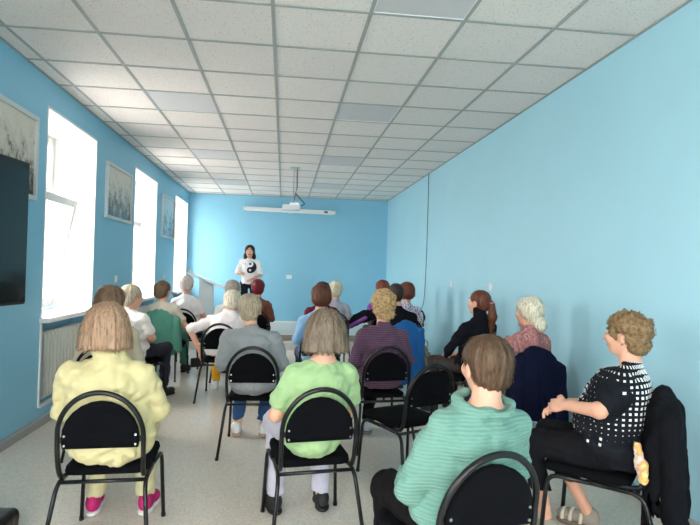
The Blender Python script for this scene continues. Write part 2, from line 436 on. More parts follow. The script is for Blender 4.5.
def np_mesh(name, v, q, smooth=True, matidx=None, pattern=None):
    me = bpy.data.meshes.new(name); q = np.asarray(q, np.int32)
    me.vertices.add(len(v)); me.vertices.foreach_set('co', np.asarray(v, np.float32).ravel())
    me.loops.add(q.size); me.loops.foreach_set('vertex_index', q.ravel())
    me.polygons.add(len(q)); me.polygons.foreach_set('loop_start', np.arange(0, q.size, 4, dtype=np.int32))
    if matidx is not None: me.polygons.foreach_set('material_index', np.asarray(matidx, np.int32))
    me.update(calc_edges=True)
    if smooth: me.shade_smooth()
    if pattern is not None:
        a = me.attributes.new('pattern', 'FLOAT_VECTOR', 'POINT'); a.data.foreach_set('vector', np.asarray(pattern, np.float32).ravel())
    return me
def join(parts):
    V = []; Q = []; b = 0
    for v, q in parts: V.append(v); Q.append(q+b); b += len(v)
    return np.concatenate(V), np.concatenate(Q)
def folds(amp, sx=9, sy=9, sz=7, seed=0.):
    def f(x, y, z):
        wx = 1.6*vnoise(x*4+seed, y*4, z*4+3); wz = 1.6*vnoise(x*4+9, y*4+seed, z*4)
        rd = lambda n: 1-np.abs(2*n-1)
        n1 = rd(vnoise(x*sx+wx+seed, y*sy+wx, z*sz+wz+seed)); n2 = rd(vnoise(x*sx*2.1+wz+seed, y*sy*2.1, z*sz*1.6+wx+7))
        n3 = rd(vnoise((x+z*.6)*sx*1.7+seed*2, y*sy*1.7, (z-x*.6)*sz*3.1+wx))
        return amp*(.75*n1**1.5+.5*n2**1.5+.45*n3**2-.75)
    return f

# ------------------------------------------------------------------ the room
def room():
    floor = tag(MB().box(XL-.5, XR+.3, YR-.3, YB+.3, -.12, 0).build('floor', M['floor']), 'speckled grey beige linoleum floor', kind='structure')
    tag(MB().box(XR, XR+.25, YR-.3, YB+.3, -.1, ZC+.2).build('wall_right', M['wall_lit']), 'long blue side wall without windows, window light painted in', kind='structure')
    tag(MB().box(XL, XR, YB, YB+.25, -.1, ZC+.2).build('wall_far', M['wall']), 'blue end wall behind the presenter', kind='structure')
    b = MB(); b.box(XL, RW[0], YR-.3, YR, -.1, ZC+.2); b.box(RW[1], XR, YR-.3, YR, -.1, ZC+.2)
    b.box(RW[0], RW[1], YR-.3, YR, -.1, RZ0); b.box(RW[0], RW[1], YR-.3, YR, RZ1, ZC+.2)
    tag(b.build('wall_rear', M['wall']), 'blue wall behind the audience', kind='structure')
    b = MB(); T = XL-.5; ys = [YR-.3]+[y for p in SIDE_ADDED+WIN for y in p]+[YB+.3]
    for i in range(0, len(ys), 2): b.box(T, XL, ys[i], ys[i+1], -.1, ZC+.2)
    for a, c in SIDE_ADDED+WIN:
        b.box(T, XL, a, c, WZ1, ZC+.2); b.box(T, XL, a, c, -.1, .17)
        b.box(T, XL-.22, a, c, .17, WZ0-.05)                               # back of the radiator niche
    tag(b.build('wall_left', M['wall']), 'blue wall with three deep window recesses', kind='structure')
    # skirting
    b = MB(); y0 = YR
    b.prism([(XL, 0), (XL+.022, 0), (XL+.022, .06), (XL+.012, .075), (XL, .075)], YR, YB, 'y')
    tag(b.build('baseboard_left', M['skirt']), 'grey skirting along the window wall', kind='structure')
    tag(MB().prism([(XR, 0), (XR-.022, 0), (XR-.022, .06), (XR-.012, .075), (XR, .075)], YR, YB, 'y').build('baseboard_right', M['skirt']), 'grey skirting along the long blue wall', kind='structure')
    tag(MB().box(XL, XR, YB-.02, YB, .23, .275).build('baseboard_far', M['plastic_w']), 'white skirting behind the platform', kind='structure')
    # ceiling
    ce = tag(MB().box(XL-.5, XR+.3, YR-.3, YB+.3, ZC+.06, ZC+.2).build('ceiling', M['wall_white']), 'suspended ceiling of square white tiles', kind='structure')
    cx = [XL]+[-1.908+.6*i for i in range(7)]+[XR]; ry = [YR]+[3.272+.6*i for i in range(-10, 15)]+[YB]
    led = {(c, r) for c in (2, 5) for r in range(len(ry))}
    cache = {}
    for i in range(len(cx)-1):
        for j in range(len(ry)-1):
            wx, wy = cx[i+1]-cx[i], ry[j+1]-ry[j]; r = j-11                      # r: row index so that ry[j] = 3.272 + .6 r
            loc = ((cx[i]+cx[i+1])/2, (ry[j]+ry[j+1])/2, ZC)
            if i in (2, 5) and (r+1) % 4 == 0 and -8 < r < 13:
                t = empty('ceiling_light', loc)
                key = 'led'
                if key not in cache:
                    cache[key] = (MB().box(-.285, .285, -.285, .285, .006, .012).mesh('diffuser'), MB().box(-.298, .298, -.298, -.283, .002, .02).box(-.298, .298, .283, .298, .002, .02).box(-.298, -.283, -.283, .283, .002, .02).box(.283, .298, -.283, .283, .002, .02).mesh('light_frame'))
                    cache[key][0].materials.append(M['led']); cache[key][1].materials.append(M['plastic_w'])
                link('diffuser', cache[key][0], None, t); link('light_frame', cache[key][1], None, t)
                lights.append((t, i, r)); continue
            key = (round(wx, 3), round(wy, 3))
            if key not in cache:
                hx, hy = wx/2-.003, wy/2-.003
                cache[key] = MB().box(-hx, hx, -hy, hy, .006, .022).mesh('ceiling_tile'); cache[key].materials.append(M['tile'])
            link('ceiling_tile', cache[key], None, ce, loc)
    for x in cx[1:-1]: MB().box(x-.012, x+.012, YR, YB, ZC, ZC+.006).box(x-.004, x+.004, YR, YB, ZC+.006, ZC+.05).build('grid_runner', M['grid'], ce)
    for y in ry[1:-1]: MB().box(XL, XR, y-.012, y+.012, ZC+.0004, ZC+.0058).build('grid_crossbar', M['grid'], ce)
    MB().box(XL, XL+.02, YR, YB, ZC-.002, ZC+.004).build('edge_trim', M['grid'], ce); MB().box(XR-.02, XR, YR, YB, ZC-.002, ZC+.004).build('edge_trim', M['grid'], ce)
    MB().box(XL, XR, YB-.02, YB, ZC-.002, ZC+.004).build('edge_trim', M['grid'], ce)
    # two-step platform at the far end
    pl = empty('podium', (0, 9.8, 0)); tag(pl, 'low two-step pale platform along the far blue wall', 'podium', kind='structure')
    MB().box(XL+.022, XR-.022, -.32, 0, 0, .115).build('step', M['podium'], pl, bevel=.004)
    MB().box(XL+.022, XR-.022, 0, YB-9.8, 0, .228).build('deck', M['podium'], pl, bevel=.004)
    MB().box(XL+.03, XR-.03, -.008, 0, .117, .222).build('riser_panel', M['podium_riser'], pl)
lights = []
room()
for t, i, r in lights:
    side = 'window side' if i == 2 else 'right-hand'
    order = {-5: 'behind the audience', -1: 'nearest the viewer', 3: 'second from the viewer', 7: 'third from the viewer', 11: 'farthest, near the end wall'}
    tag(t, 'unlit square ceiling light panel in the %s row, %s' % (side, order[r]), 'ceiling light', 'unlit ceiling light panels')

# ------------------------------------------------------------------ windows
def window(idx, a, b, tilt):
    w_ = b-a; root = link('window_%d' % idx, None, None, None, (XL, (a+b)/2, WZ0))
    tag(root, 'white framed window in a deep white reveal, %s the end wall' % ({1: 'third nearest', 2: 'second nearest', 3: 'nearest', 4: 'added for light, fourth nearest', 6: 'added for light, farthest from'}[idx]), kind='structure')
    h = WZ1-WZ0; X = -.44
    MB().box(-.47, .003, -w_/2, -w_/2+.02, 0, h).box(-.47, .003, w_/2-.02, w_/2, 0, h).box(-.47, .003, -w_/2+.02, w_/2-.02, h-.02, h).build('reveal', M['wall_white'], root)
    MB().box(-.40, .085, -w_/2-.03, w_/2+.03, -.04, 0).build('window_sill', M['pvc'], root, bevel=.008)
    f = MB(); y0, y1 = -w_/2+.02, w_/2-.02; zt = 1.16
    for (p, q, r_, s) in ((y0, y0+.06, 0, h-.02), (y1-.06, y1, 0, h-.02), (y0+.06, y1-.06, 0, .06), (y0+.06, y1-.06, h-.08, h-.02), (y0+.06, y1-.06, zt, zt+.07)):
        f.box(X-.06, X+.01, p, q, r_, s)
    f.build('window_frame', M['pvc'], root, bevel=.004)
    MB().box(X-.03, X-.024, y0+.06, y1-.06, zt+.07, h-.08).build('pane', M['glass'], root)
    MB().box(X-.02, X+.02, y0+.06, y1-.06, zt+.07, zt+.1).box(X-.02, X+.02, y0+.06, y1-.06, h-.11, h-.08).box(X-.02, X+.02, y0+.06, y0+.1, zt+.1, h-.11).box(X-.02, X+.02, y1-.1, y1-.06, zt+.1, h-.11).build('transom_sash', M['pvc'], root)
    sa = link('sash', None, None, root, (X+.01, 0, .05)); 
    ym0, ym1, zs = y0+.045, y1-.045, zt-.04
    s = MB()
    for (p, q, r_, t_) in ((ym0, ym0+.075, 0, zs), (ym1-.075, ym1, 0, zs), (ym0+.075, ym1-.075, 0, .075), (ym0+.075, ym1-.075, zs-.075, zs)): s.box(0, .065, p, q, r_, t_)
    sm = s.mesh('sash', False, .006); sm.materials.append(M['pvc']); sa_o = sa
    me_o = link('sash', sm, None, root, (X+.012, 0, .05)); bpy.data.objects.remove(sa_o)
    me_o.rotation_euler = (0, tilt, 0)
    MB().box(.028, .034, ym0+.07, ym1-.07, .07, zs-.07).build('pane', M['glass'], me_o)
    MB().box(.065, .08, ym0+.02, ym0+.05, zs*.48, zs*.56).box(.08, .095, ym0+.025, ym0+.045, zs*.52, zs*.52+.12).build('window_handle', M['plastic_w'], me_o)
    if idx > 1:
        MB().box(X+.02, X+.09, y0+.01, y1-.01, h-.10, h-.03).build('blind_cassette', mat('blind_brown', (150, 140, 128), .6), root, bevel=.01)
    MB().box(-.012, .012, -w_/2-.012, -w_/2+.012, .17-WZ0, -.045).box(-.012, .012, w_/2-.012, w_/2+.012, .17-WZ0, -.045).box(-.012, .012, -w_/2+.012, w_/2-.012, .158-WZ0, .182-WZ0).build('niche_trim', M['pvc'], root)
    # radiator in the niche
    r = empty('radiator', (XL-.10, (a+b)/2+.06, .18)); tag(r, 'ribbed white radiator in the niche under the window %s' % {1: 'beside the television', 2: 'midway along the wall', 3: 'nearest the end wall', 4: 'beside the viewer', 6: 'behind the viewer'}[idx], 'radiator', 'radiators under the windows')
    ns = 12; pitch = .078; me = None
    for k in range(ns):
        y = (k-(ns-1)/2)*pitch
        if me is None:
            o = MB().prism([(-.05, .03), (-.04, .0), (.04, .0), (.05, .03), (.05, .55), (.035, .6), (-.035, .6), (-.05, .55)], -.026, .026, 'y').build('rib', M['rad'], r, bevel=.006); me = o.data
        else: o = link('rib', me, None, r)
        o.location = (0, y, 0)
    MB().tube([(0, -ns*pitch/2, .06), (0, ns*pitch/2, .06)], .018).build('manifold', M['rad'], r); MB().tube([(0, -ns*pitch/2, .54), (0, ns*pitch/2, .54)], .018).build('manifold', M['rad'], r)
    MB().tube(fillet([(0, -ns*pitch/2, .54), (0, -ns*pitch/2-.05, .54), (-.05, -ns*pitch/2-.05, .54), (-.05, -ns*pitch/2-.05, -.0)], .02), .011).build('feed_pipe', M['rad'], r)
window(1, *WIN[0], .19); window(2, *WIN[1], .14); window(3, *WIN[2], 0); window(4, *SIDE_ADDED[1], 0); window(6, *SIDE_ADDED[0], 0)
def rear_window():
    a, b = RW; root = link('window_5', None, None, None, ((a+b)/2, YR, RZ0)); tag(root, 'wide white framed window behind the audience', kind='structure')
    h = RZ1-RZ0; x0, x1 = -(b-a)/2, (b-a)/2; f = MB()
    for (p, q, r_, s) in ((x0, x0+.06, 0, h), (x1-.06, x1, 0, h), (x0+.06, x1-.06, 0, .06), (x0+.06, x1-.06, h-.06, h), (-.03, .03, .06, h-.06)): f.box(p, q, -.22, -.15, r_, s)
    f.build('window_frame', M['pvc'], root, bevel=.004)
    for p, q in ((x0+.06, -.03), (.03, x1-.06)): MB().box(p, q, -.19, -.184, .06, h-.06).build('pane', M['glass'], root)
    MB().box(x0-.03, x1+.03, -.15, .08, -.04, 0).build('window_sill', M['pvc'], root)
rear_window()

# ------------------------------------------------------------------ wall furniture
def picture(y0, y1, z0, z1, seed, warm, label):
    w_, h = y1-y0, z1-z0; r = empty('framed_print', (XL, (y0+y1)/2, (z0+z1)/2)); tag(r, label, 'picture', 'framed prints on the window wall')
    t = .035; f = MB(); f.box(0, .03, -w_/2, w_/2, -h/2, -h/2+t).box(0, .03, -w_/2, w_/2, h/2-t, h/2).box(0, .03, -w_/2, -w_/2+t, -h/2+t, h/2-t).box(0, .03, w_/2-t, w_/2, -h/2+t, h/2-t)
    f.build('frame', M['frame_w'], r)
    MB().box(0, .012, -w_/2+t, w_/2-t, -h/2+t, h/2-t).build('print', print_mat(seed, warm), r)
picture(3.62, 4.69, 1.91, 2.59, 1.3, True, 'framed brown etching of a street, partly behind the television')
picture(6.44, 7.46, 1.945, 2.595, 2.7, True, 'framed etching between the first two windows')
picture(9.28, 10.30, 1.89, 2.62, 4.1, False, 'pale bluish framed print between the two far windows')
def television():
    r = empty('television', (-1.74, 3.93, 1.60), 0); r.rotation_euler = (0, 0, -.12)
    tag(r, 'large dark flat television on a wall bracket by the window', 'television')
    W, Hh = 1.66, .965
    MB().box(-.05, -.006, -W, 0, -Hh/2, Hh/2).build('housing', M['plastic_k'], r, bevel=.006)
    MB().box(-.006, -.002, -W+.012, -.012, -Hh/2+.02, Hh/2-.012).build('screen_panel', M['screen'], r)
    MB().box(-.10, -.05, -W/2-.2, -W/2+.2, -.2, .2).build('wall_bracket', M['plastic_k'], r)
television()
def outlet(loc, axis, label, n=1):
    r = empty('wall_socket', loc); tag(r, label, 'socket')
    if axis == 'y':   # on the far wall
        MB().box(-.06, .06, -.012, 0, -.042, .042).build('plate', M['plastic_w'], r, bevel=.004)
        for s in (-.028, .028): MB().tube([(s, -.0125, 0), (s, -.016, 0)], .02, 14).build('socket_face', M['plastic_w'], r)
    else:
        s = 1 if axis == 'x+' else -1
        MB().box(min(0, s*.012), max(0, s*.012), -.04, .04, -.042, .042).build('plate', M['plastic_w'], r, bevel=.004)
        MB().tube([(s*.0125, 0, 0), (s*.016, 0, 0)], .022, 14).build('socket_face', M['plastic_w'], r)
outlet((.117, YB, 1.24), 'y', 'white double socket on the end wall right of the presenter')
outlet((XR, 7.11, 1.26), 'x-', 'small white socket on the right wall nearer the hanging cable')
outlet((XR, 5.72, 1.26), 'x-', 'small white socket on the right wall behind the ponytailed person')
outlet((XL, 6.93, 1.23), 'x+', 'small white socket below the etching between the first two windows')
outlet((XL, 9.6, 1.23), 'x+', 'small white socket below the pale print')
def proj_screen():
    r = empty('projection_screen', (.10, YB, 2.68)); tag(r, 'rolled-up white projection screen case on the end wall', 'projection screen')
    r.rotation_euler = (0, .012, 0)
    MB().box(-.965, .965, -.15, -.045, -.045, .045).build('case', M['plastic_w'], r, bevel=.02)
    for s in (-1, 1): MB().box(min(s*.965, s*.99), max(s*.965, s*.99), -.155, -.04, -.05, .05).build('end_cap', M['plastic_w'], r, bevel=.012)
    for s in (-.8, .8): MB().box(s-.03, s+.03, -.045, 0, -.02, .05).build('wall_bracket', M['plastic_w'], r)
    MB().box(.74, .82, -.153, -.149, -.015, .02).build('badge', M['plastic_k'], r)
    MB().tube(fillet([(0, -.1, -.045), (0, -.1, -.06)], .01), .02, 10).build('pull_handle', M['plastic_w'], r)
proj_screen()
def projector():
    r = empty('projector', (.12, 8.45, ZC)); tag(r, 'small white projector hanging from a thin ceiling pole', 'projector')
    MB().box(-.06, .09, -.06, .06, -.012, 0).build('ceiling_plate', M['steel'], r)
    MB().tube([(.0, 0, -.01), (.0, 0, -.56)], .007).build('pole', M['steel'], r); MB().tube([(.04, 0, -.01), (.04, 0, -.56)], .007).build('pole', M['steel'], r); MB().tube([(.055, 0, -.01), (.055, 0, -.30), (.0, 0, -.55)], .006).build('power_cable', M['plastic_k'], r)
    MB().box(-.17, .10, -.12, .11, -.67, -.59).build('body', M['plastic_w'], r, bevel=.012)
    MB().box(-.05, .09, -.06, .06, -.59, -.55).build('mount', M['steel'], r)
    MB().tube([(-.09, .12, -.63), (-.09, .145, -.63)], .035, 16).build('lens', M['plastic_k'], r)
    MB().tube(crom([(.03, 0, -.40), (.10, -.03, -.48), (.17, -.05, -.56), (.12, -.08, -.60)]), .008).build('cable', M['plastic_k'], r)
projector()
def wall_cable():
    r = empty('wall_cable', (XR, 8.40, 0)); tag(r, 'thin black cable down the right wall ending in a coil', 'cable')
    MB().tube(crom([(-.012, 0, ZC-.002), (-.012, .0, 2.4), (-.012, .03, 1.6), (-.03, .06, .95), (-.10, .03, .80)]), .005, 6).build('lead', M['plastic_k'], r)
    pts = []
    for k in range(64):
        a = 2*PI*3*k/63+PI/2; rad = .115+.006*math.sin(k*1.7)
        pts.append((-.10-.02*k/63+rad*math.cos(a)*.62, .03-rad*math.cos(a)*.6, .69+rad*math.sin(a)))
    MB().tube(pts, .0085, 6).build('coil', M['plastic_k'], r)
    MB().box(-.075, -.045, -.05, -.01, .545, .60).build('plug', M['plastic_k'], r, bevel=.006)
wall_cable()
def lectern():
    r = empty('lectern', (-1.45, 10.6, .228)); tag(r, 'white lectern with a slanted desk top beside the far window', 'lectern')
    MB().box(-.2, .2, -.2, .2, 0, .03).build('base', M['plastic_w'], r, bevel=.006)
    MB().prism([(-.13, .03), (.14, .03), (.11, .84), (-.13, .95)], -.15, .15, 'y').build('column', M['plastic_w'], r, bevel=.008)
    MB().prism([(-.36, 1.05), (.30, .79), (.31, .82), (-.35, 1.09)], -.23, .23, 'y').build('desk_top', M['plastic_w'], r, bevel=.006)
    MB().prism([(.12, .872), (.27, .813), (.275, .822), (.125, .881)], -.1, .1, 'y').build('control_panel', M['plastic_k'], r)
    MB().prism([(-.36, 1.05), (-.34, 1.045), (-.30, 1.12), (-.32, 1.125)], -.23, .23, 'y').build('book_stop', M['plastic_w'], r)
lectern()

# ------------------------------------------------------------------ chairs (origin on the floor below the back hoop, facing +y)
def hoop_pts():
    pts = []
    for s in (1,):
        pts += [(-.185, .30, .392), (-.195, .10, .392), (-.2, .045, .43), (-.203, .02, .52)]
    for k in range(0, 13):
        a = PI-PI*k/12; z = .60+.215*math.sin(a); pts.append((.203*math.cos(a), .012-.055*(z-.6)/.215, z))
    pts += [(.203, .02, .52), (.2, .045, .43), (.195, .10, .392), (.185, .30, .392)]
    return pts
def make_chair():
    r = empty('stacking_chair', (0, 0, 0)); bmx = M['black_metal']
    for s in (-1, 1):
        MB().tube(fillet([(s*.232, .515, 0), (s*.215, .485, .375), (s*.205, .28, .375)], .06), .0115, 8).build('leg', bmx, r, smooth=True)
        MB().tube(fillet([(s*.255, -.055, 0), (s*.21, .045, .375), (s*.205, .28, .375)], .06), .0115, 8).build('leg', bmx, r, smooth=True)
    MB().tube([(-.205, .075, .372), (.205, .075, .372)], .010, 8).build('crossbar', bmx, r, smooth=True)
    MB().tube([(-.207, .44, .372), (.207, .44, .372)], .010, 8).build('crossbar', bmx, r, smooth=True)
    MB().tube(crom(hoop_pts(), 3), .0125, 8).build('back_hoop', bmx, r, smooth=True)
    # seat pad with rounded corners and a crowned top
    out = []
    for cx, cy, a0 in ((.15, .46, 0), (-.15, .46, 1), (-.15, .16, 2), (.15, .16, 3)):
        for k in range(5):
            a = a0*PI/2+PI/2*k/4; rr = .055; out.append((cx+rr*math.cos(a), cy+rr*math.sin(a)))
    m = MB(); n = len(out); rings = [(1.0, .392), (1.02, .405), (1.0, .424), (.9, .434), (.5, .438)]
    for sc, z in rings:
        for x, y in out: m.v.append((x*sc, .31+(y-.31)*sc, z))
    for i in range(len(rings)-1):
        for k in range(n): m.f.append((i*n+k, i*n+(k+1) % n, (i+1)*n+(k+1) % n, (i+1)*n+k))
    m.f.append(tuple(range(n))[::-1]); m.f.append(tuple((len(rings)-1)*n+k for k in range(n)))
    m.build('seat', M['black_fabric'], r, smooth=True)
    # D-shaped padded back panel inside the hoop
    out = [(-.178, .548), (.178, .548), (.184, .575)]
    for k in range(0, 13):
        a = PI*k/12; out.append((.184*math.cos(a), .595+.175*math.sin(a)))
    out.append((-.184, .575))
    yl = lambda x, z: .012-.055*max(0, (z-.6))/.215+.022*(1-(x/.19)**2)
    m = MB(); n = len(out); rings = [(1, -.010), (1.0, .012), (.93, .02)]
    rings = [(.93, -.016), (1.0, -.008), (1.0, .010), (.93, .018)]
    cxz = (0, .64)
    for sc, d in rings:
        for x, z in out:
            X, Z = x*sc, cxz[1]+(z-cxz[1])*sc; m.v.append((X, yl(X, Z)+d, Z))
    for i in range(len(rings)-1):
        for k in range(n): m.f.append((i*n+k, i*n+(k+1) % n, (i+1)*n+(k+1) % n, (i+1)*n+k))
    # grid-filled caps so that the panel keeps its curve
    for base, d, flip in ((0, rings[0][1], True), ((len(rings)-1)*n, rings[-1][1], False)):
        prev = [base+k for k in range(n)]
        for sc in (.6, .25):
            cur = []
            for x, z in out:
                X, Z = x*.93*sc, cxz[1]+(z-cxz[1])*.93*sc; m.v.append((X, yl(X, Z)+d, Z)); cur.append(len(m.v)-1)
            for k in range(n): m.f.append((prev[k], prev[(k+1) % n], cur[(k+1) % n], cur[k]))
            prev = cur
        m.f.append(tuple(prev))
    bp = m.build('backrest', M['black_fabric'], r, smooth=True)
    bolt = None
    for s in (-1, 1):
        for z in (.565, .61):
            MB().tube([(s*.168, yl(.168, z)-.02, z), (s*.168, yl(.168, z)-.010, z)], .0055, 8).build('bolt', M['steel'], bp)
        MB().box(min(s*.17, s*.2), max(s*.17, s*.2), .010, .020, .575, .60).build('bracket', bmx, r)
    for s in (-1, 1):
        for (x, y) in ((s*.232, .515), (s*.255, -.055)): MB().tube([(x, y, 0), (x-s*.001, y+(.001 if y < 0 else -.001), .02)], .014, 8).build('foot_cap', M['plastic_k'], r)
    for o in [c for c in r.children]+[g for c in r.children for g in c.children]:
        for v in o.data.vertices: v.co.x *= .925                        # the frame is a little narrower than it is deep
    return r
CH0 = make_chair(); _used = []
def chair(x, y, yawdeg, label):
    o = CH0 if not _used else copy_tree(CH0); _used.append(1)
    o.location = (x, y, 0); o.rotation_euler = (0, 0, math.radians(yawdeg)); tag(o, label, 'chair', 'black chairs of the audience'); return o

# ------------------------------------------------------------------ people
def hand_prims(wr, d, nrm, thumb, curl=.5, s=1.0):
    d = np.array(d, float); d /= np.linalg.norm(d); nrm = np.array(nrm, float); nrm -= d*(nrm@d); nrm /= np.linalg.norm(nrm)
    sd = np.cross(d, nrm)*thumb; w0 = np.array(wr, float); P = []
    R = np.stack([sd, d, nrm], 1)
    P.append(cap(w0-d*.05*s, w0+d*.01*s, .026*s, .024*s, .02))
    P.append(ell(w0+d*.052*s, (.04*s, .05*s, .0165*s), R, .015))
    for i, (o, L) in enumerate(((.030, .070), (.010, .078), (-.010, .073), (-.029, .058))):
        a = w0+d*(.088-.006*abs(i-1.3))*s+sd*o*s; dirn = d*math.cos(curl*.5)-nrm*math.sin(curl*.5)+sd*o*1.5; dirn /= np.linalg.norm(dirn)
        b = a+dirn*L*.45*s; d2 = d*math.cos(curl*1.4)-nrm*math.sin(curl*1.4); c = b+d2*L*.32*s; d3 = d*math.cos(curl*2.1)-nrm*math.sin(curl*2.1)
        e = c+d3*L*.25*s
        P += [cap(a-d*.02*s, b, .0092*s, .0088*s, .004), cap(b, c, .0088*s, .0078*s, .003), cap(c, e, .0078*s, .0066*s, .003)]
    t0 = w0+d*.025*s+sd*.028*s; t1 = w0+d*.06*s+sd*.056*s-nrm*.012*s; t2 = w0+d*.092*s+sd*.060*s-nrm*.024*s
    P += [cap(t0, t1, .014*s, .0105*s, .012), cap(t1, t2, .0105*s, .0085*s, .004)]
    return P
def shoe(parent, heel, toe, up, sole, sandal=False, vox=.006, straps=None):
    heel = np.array(heel, float); toe = np.array(toe, float); z0 = min(heel[2], toe[2])
    d = toe-heel; L = np.linalg.norm(d); d /= L; yaw = math.atan2(d[1], d[0])-PI/2; pitch = math.asin(max(-1, min(1, d[2]))); R = rotm(yaw, pitch)
    c = (heel+toe)/2; upv = R@V3(0, 0, 1)
    A = lambda y, z, x=0: c+R@V3(x, y*L, z)
    p = [ell(A(.22, .045), (.046, L*.28, .036), R, .02), ell(A(-.18, .05), (.038, L*.30, .045), R, .02), ell(A(-.26, .075), (.036, L*.2, .042), R, .02),
         plane(A(0, .022), -upv)]
    v, q, _ = solid(p, vox); o = link('shoe', np_mesh('shoe', v, q), up, parent)
    p = [ell(A(.2, .012), (.050, L*.31, .03), R, .02), ell(A(-.2, .012), (.042, L*.31, .03), R, .02), plane(A(0, .026), upv), plane(A(0, 0.002), -upv)]
    v, q, _ = solid(p, vox); link('sole', np_mesh('sole', v, q), sole, o)
    if sandal:
        for y in (.3, .12, -.12):
            m = MB(); pts = [A(y, .03+.052*math.sin(a)*(1 if y < .2 else .85), .05*math.cos(a)) for a in [PI*k/10 for k in range(11)]]
            m.tube(pts, .011, 6).build('strap', straps, o, smooth=True)
    return o
DARK = (24, 24, 28)
def person(chairpos, head, hair=('short', (120, 95, 70)), shirt=(200, 200, 200), pants=(40, 40, 50), shoes=((30, 30, 34), (30, 30, 32)), label='', yaw=None,
           w_=1.0, ws=1.0, sleeve='short', hyaw=0, hpitch=0, arms=None, legs=None, neck='crew', pat=None, rgb2=None, lod=1.0, hem=.47, skin=(224, 176, 150),
           capri=False, sandal=False, stand=False, pantspat=None, base_z=0, bagw=0, loose=0, fold=.019, hs=1.04, nup=0, deep=1.0, belly=0, face=True, pcut=None):
    x0, y0, yd = chairpos; ya = math.radians(yd)
    h = V3(*head)-V3(x0, y0, base_z); h = rotm(-ya)@h                     # head centre in the person's own frame
    if stand:
        J = dict(pelvis=V3(0, 0, .90), waist=V3(0, 0, 1.04), chest=V3(0, 0, 1.20), sh=1.335, nb=V3(0, -.01, 1.37), head0=V3(0, .02, 1.50)); zb, zs = .9, .6
    else:
        J = dict(pelvis=V3(0, .195, .55), waist=V3(0, .19, .685), chest=V3(0, .18, .805), sh=.905, nb=V3(0, .165, .958+nup), head0=V3(0, .20, 1.10)); zb, zs = .5, .6
    dl = h-J['head0']
    def T(p): t = min(1.0, max(0.0, (p[2]-zb)/zs)); return p+dl*t
    lean = rotm(0, -math.atan2(dl[1], zs)*1.0, math.atan2(dl[0], zs))
    yc = J['chest'][1]
    pel, wai, che, nb = J['pelvis'], T(J['waist']), T(J['chest']), T(J['nb']); hc = h
    HR = rotm(math.radians(hyaw), math.radians(hpitch)); Hh = lambda x, y, z: hc+HR@(V3(x, y, z)*hs)
    SH = [T(V3(s*.155*ws, yc-.01, J['sh']-.042)) for s in (-1, 1)]
    # default arms rest in the lap
    if stand: EL = [V3(s*.25*ws, -.02, 1.06) for s in (-1, 1)]; WR = [V3(s*.12, .2, 1.02) for s in (-1, 1)]
    else: EL = [T(V3(s*.215*ws, .17, .665)) for s in (-1, 1)]; WR = [V3(s*.115, .41, .615) for s in (-1, 1)]
    HD = [((-s*.5, 1, -.15), (0, .2, 1)) for s in (-1, 1)]
    if arms:
        for i, a in enumerate(arms):
            if a is None: continue
            EL[i] = V3(*a[0]); WR[i] = V3(*a[1])
            if len(a) > 2: HD[i] = a[2]
    if stand: HP = [V3(s*.085, 0, .88) for s in (-1, 1)]; KN = [V3(s*.09, .02, .48) for s in (-1, 1)]; AN = [V3(s*.095, -.02, .09) for s in (-1, 1)]
    else:
        HP = [V3(s*.09*(.4+.6*w_), .23, .522) for s in (-1, 1)]; KN = [V3(s*.12, .61, .505) for s in (-1, 1)]; AN = [V3(s*.12, .60, .09) for s in (-1, 1)]
    if legs:
        for i, a in enumerate(legs):
            if a is not None: KN[i] = V3(*a[0]); AN[i] = V3(*a[1])
    vb, vh, vc = .012*lod, .006*lod, .0075*lod
    sk = skin_mat(skin)
    # ---- body: one surface for torso, limbs and neck; head and hands meshed finer and joined into it
    g = .80
    B = [ell(pel, (.165*w_*g, .14*g, .10*g), None, .05), ell(wai, (.145*w_*g, .115*g, .14), lean, .05), ell(che, (.145*w_*g, .105*g, .13), lean, .05),
         cap(T(V3(-.11*ws, yc-.0, J['sh']-.055)), T(V3(.11*ws, yc-.0, J['sh']-.055)), .034, None, .04), cap(nb+V3(0, .0, -.03), SH[0]+V3(0, 0, -.01), .024, .028, .02), cap(nb+V3(0, .0, -.03), SH[1]+V3(0, 0, -.01), .024, .028, .02), cap(nb-V3(0, 0, .04), Hh(0, -.02, -.05), .054, .05, .03)]
    for i in (0, 1):
        B += [cap(SH[i], EL[i], .043, .036, .03), cap(EL[i], WR[i], .037, .026, .02), cap(HP[i], KN[i], .062, .042, .03), cap(KN[i], AN[i], .044, .033, .03)]
        ft = AN[i]+V3((-.02, .02)[i], .13, -.055); B += [cap(AN[i]+V3(0, -.005, -.05), ft, .028, .022, .02)]
    if neck in ('wide', 'cowl'):
        for i in (0, 1): B.append(cap(nb+V3(0, -.002, -.015), SH[i]+V3(0, 0, -.005), .042, .030, .03))
    parts = [solid(B, vb)[:2]]
    F = [ell(Hh(0, -.012, .022), (.074*hs, .092*hs, .086*hs), HR, .03), ell(Hh(0, .028, -.035), (.060*hs, .064*hs, .082*hs), HR, .03), ell(Hh(0, .052, -.092), (.03*hs, .03*hs, .024*hs), HR, .03),
         cap(nb+V3(0, 0, -.02), Hh(0, -.02, -.05), .055, .051, .03), cap(Hh(0, .092, .004), Hh(0, .110, -.034), .008, .012, .012),
         ell(Hh(.014, .096, -.038), (.009, .01, .007), HR, .008), ell(Hh(-.014, .096, -.038), (.009, .01, .007), HR, .008)]
    for s in (-1, 1):
        F += [ell(Hh(s*.030, .098, .006), (.017, .013, .011), HR, .012, 'sub'), ell(Hh(s*.075, -.008, -.022), (.009, .02, .031), HR, .008), ell(Hh(s*.040, .066, -.03), (.024, .022, .022), HR, .03)]
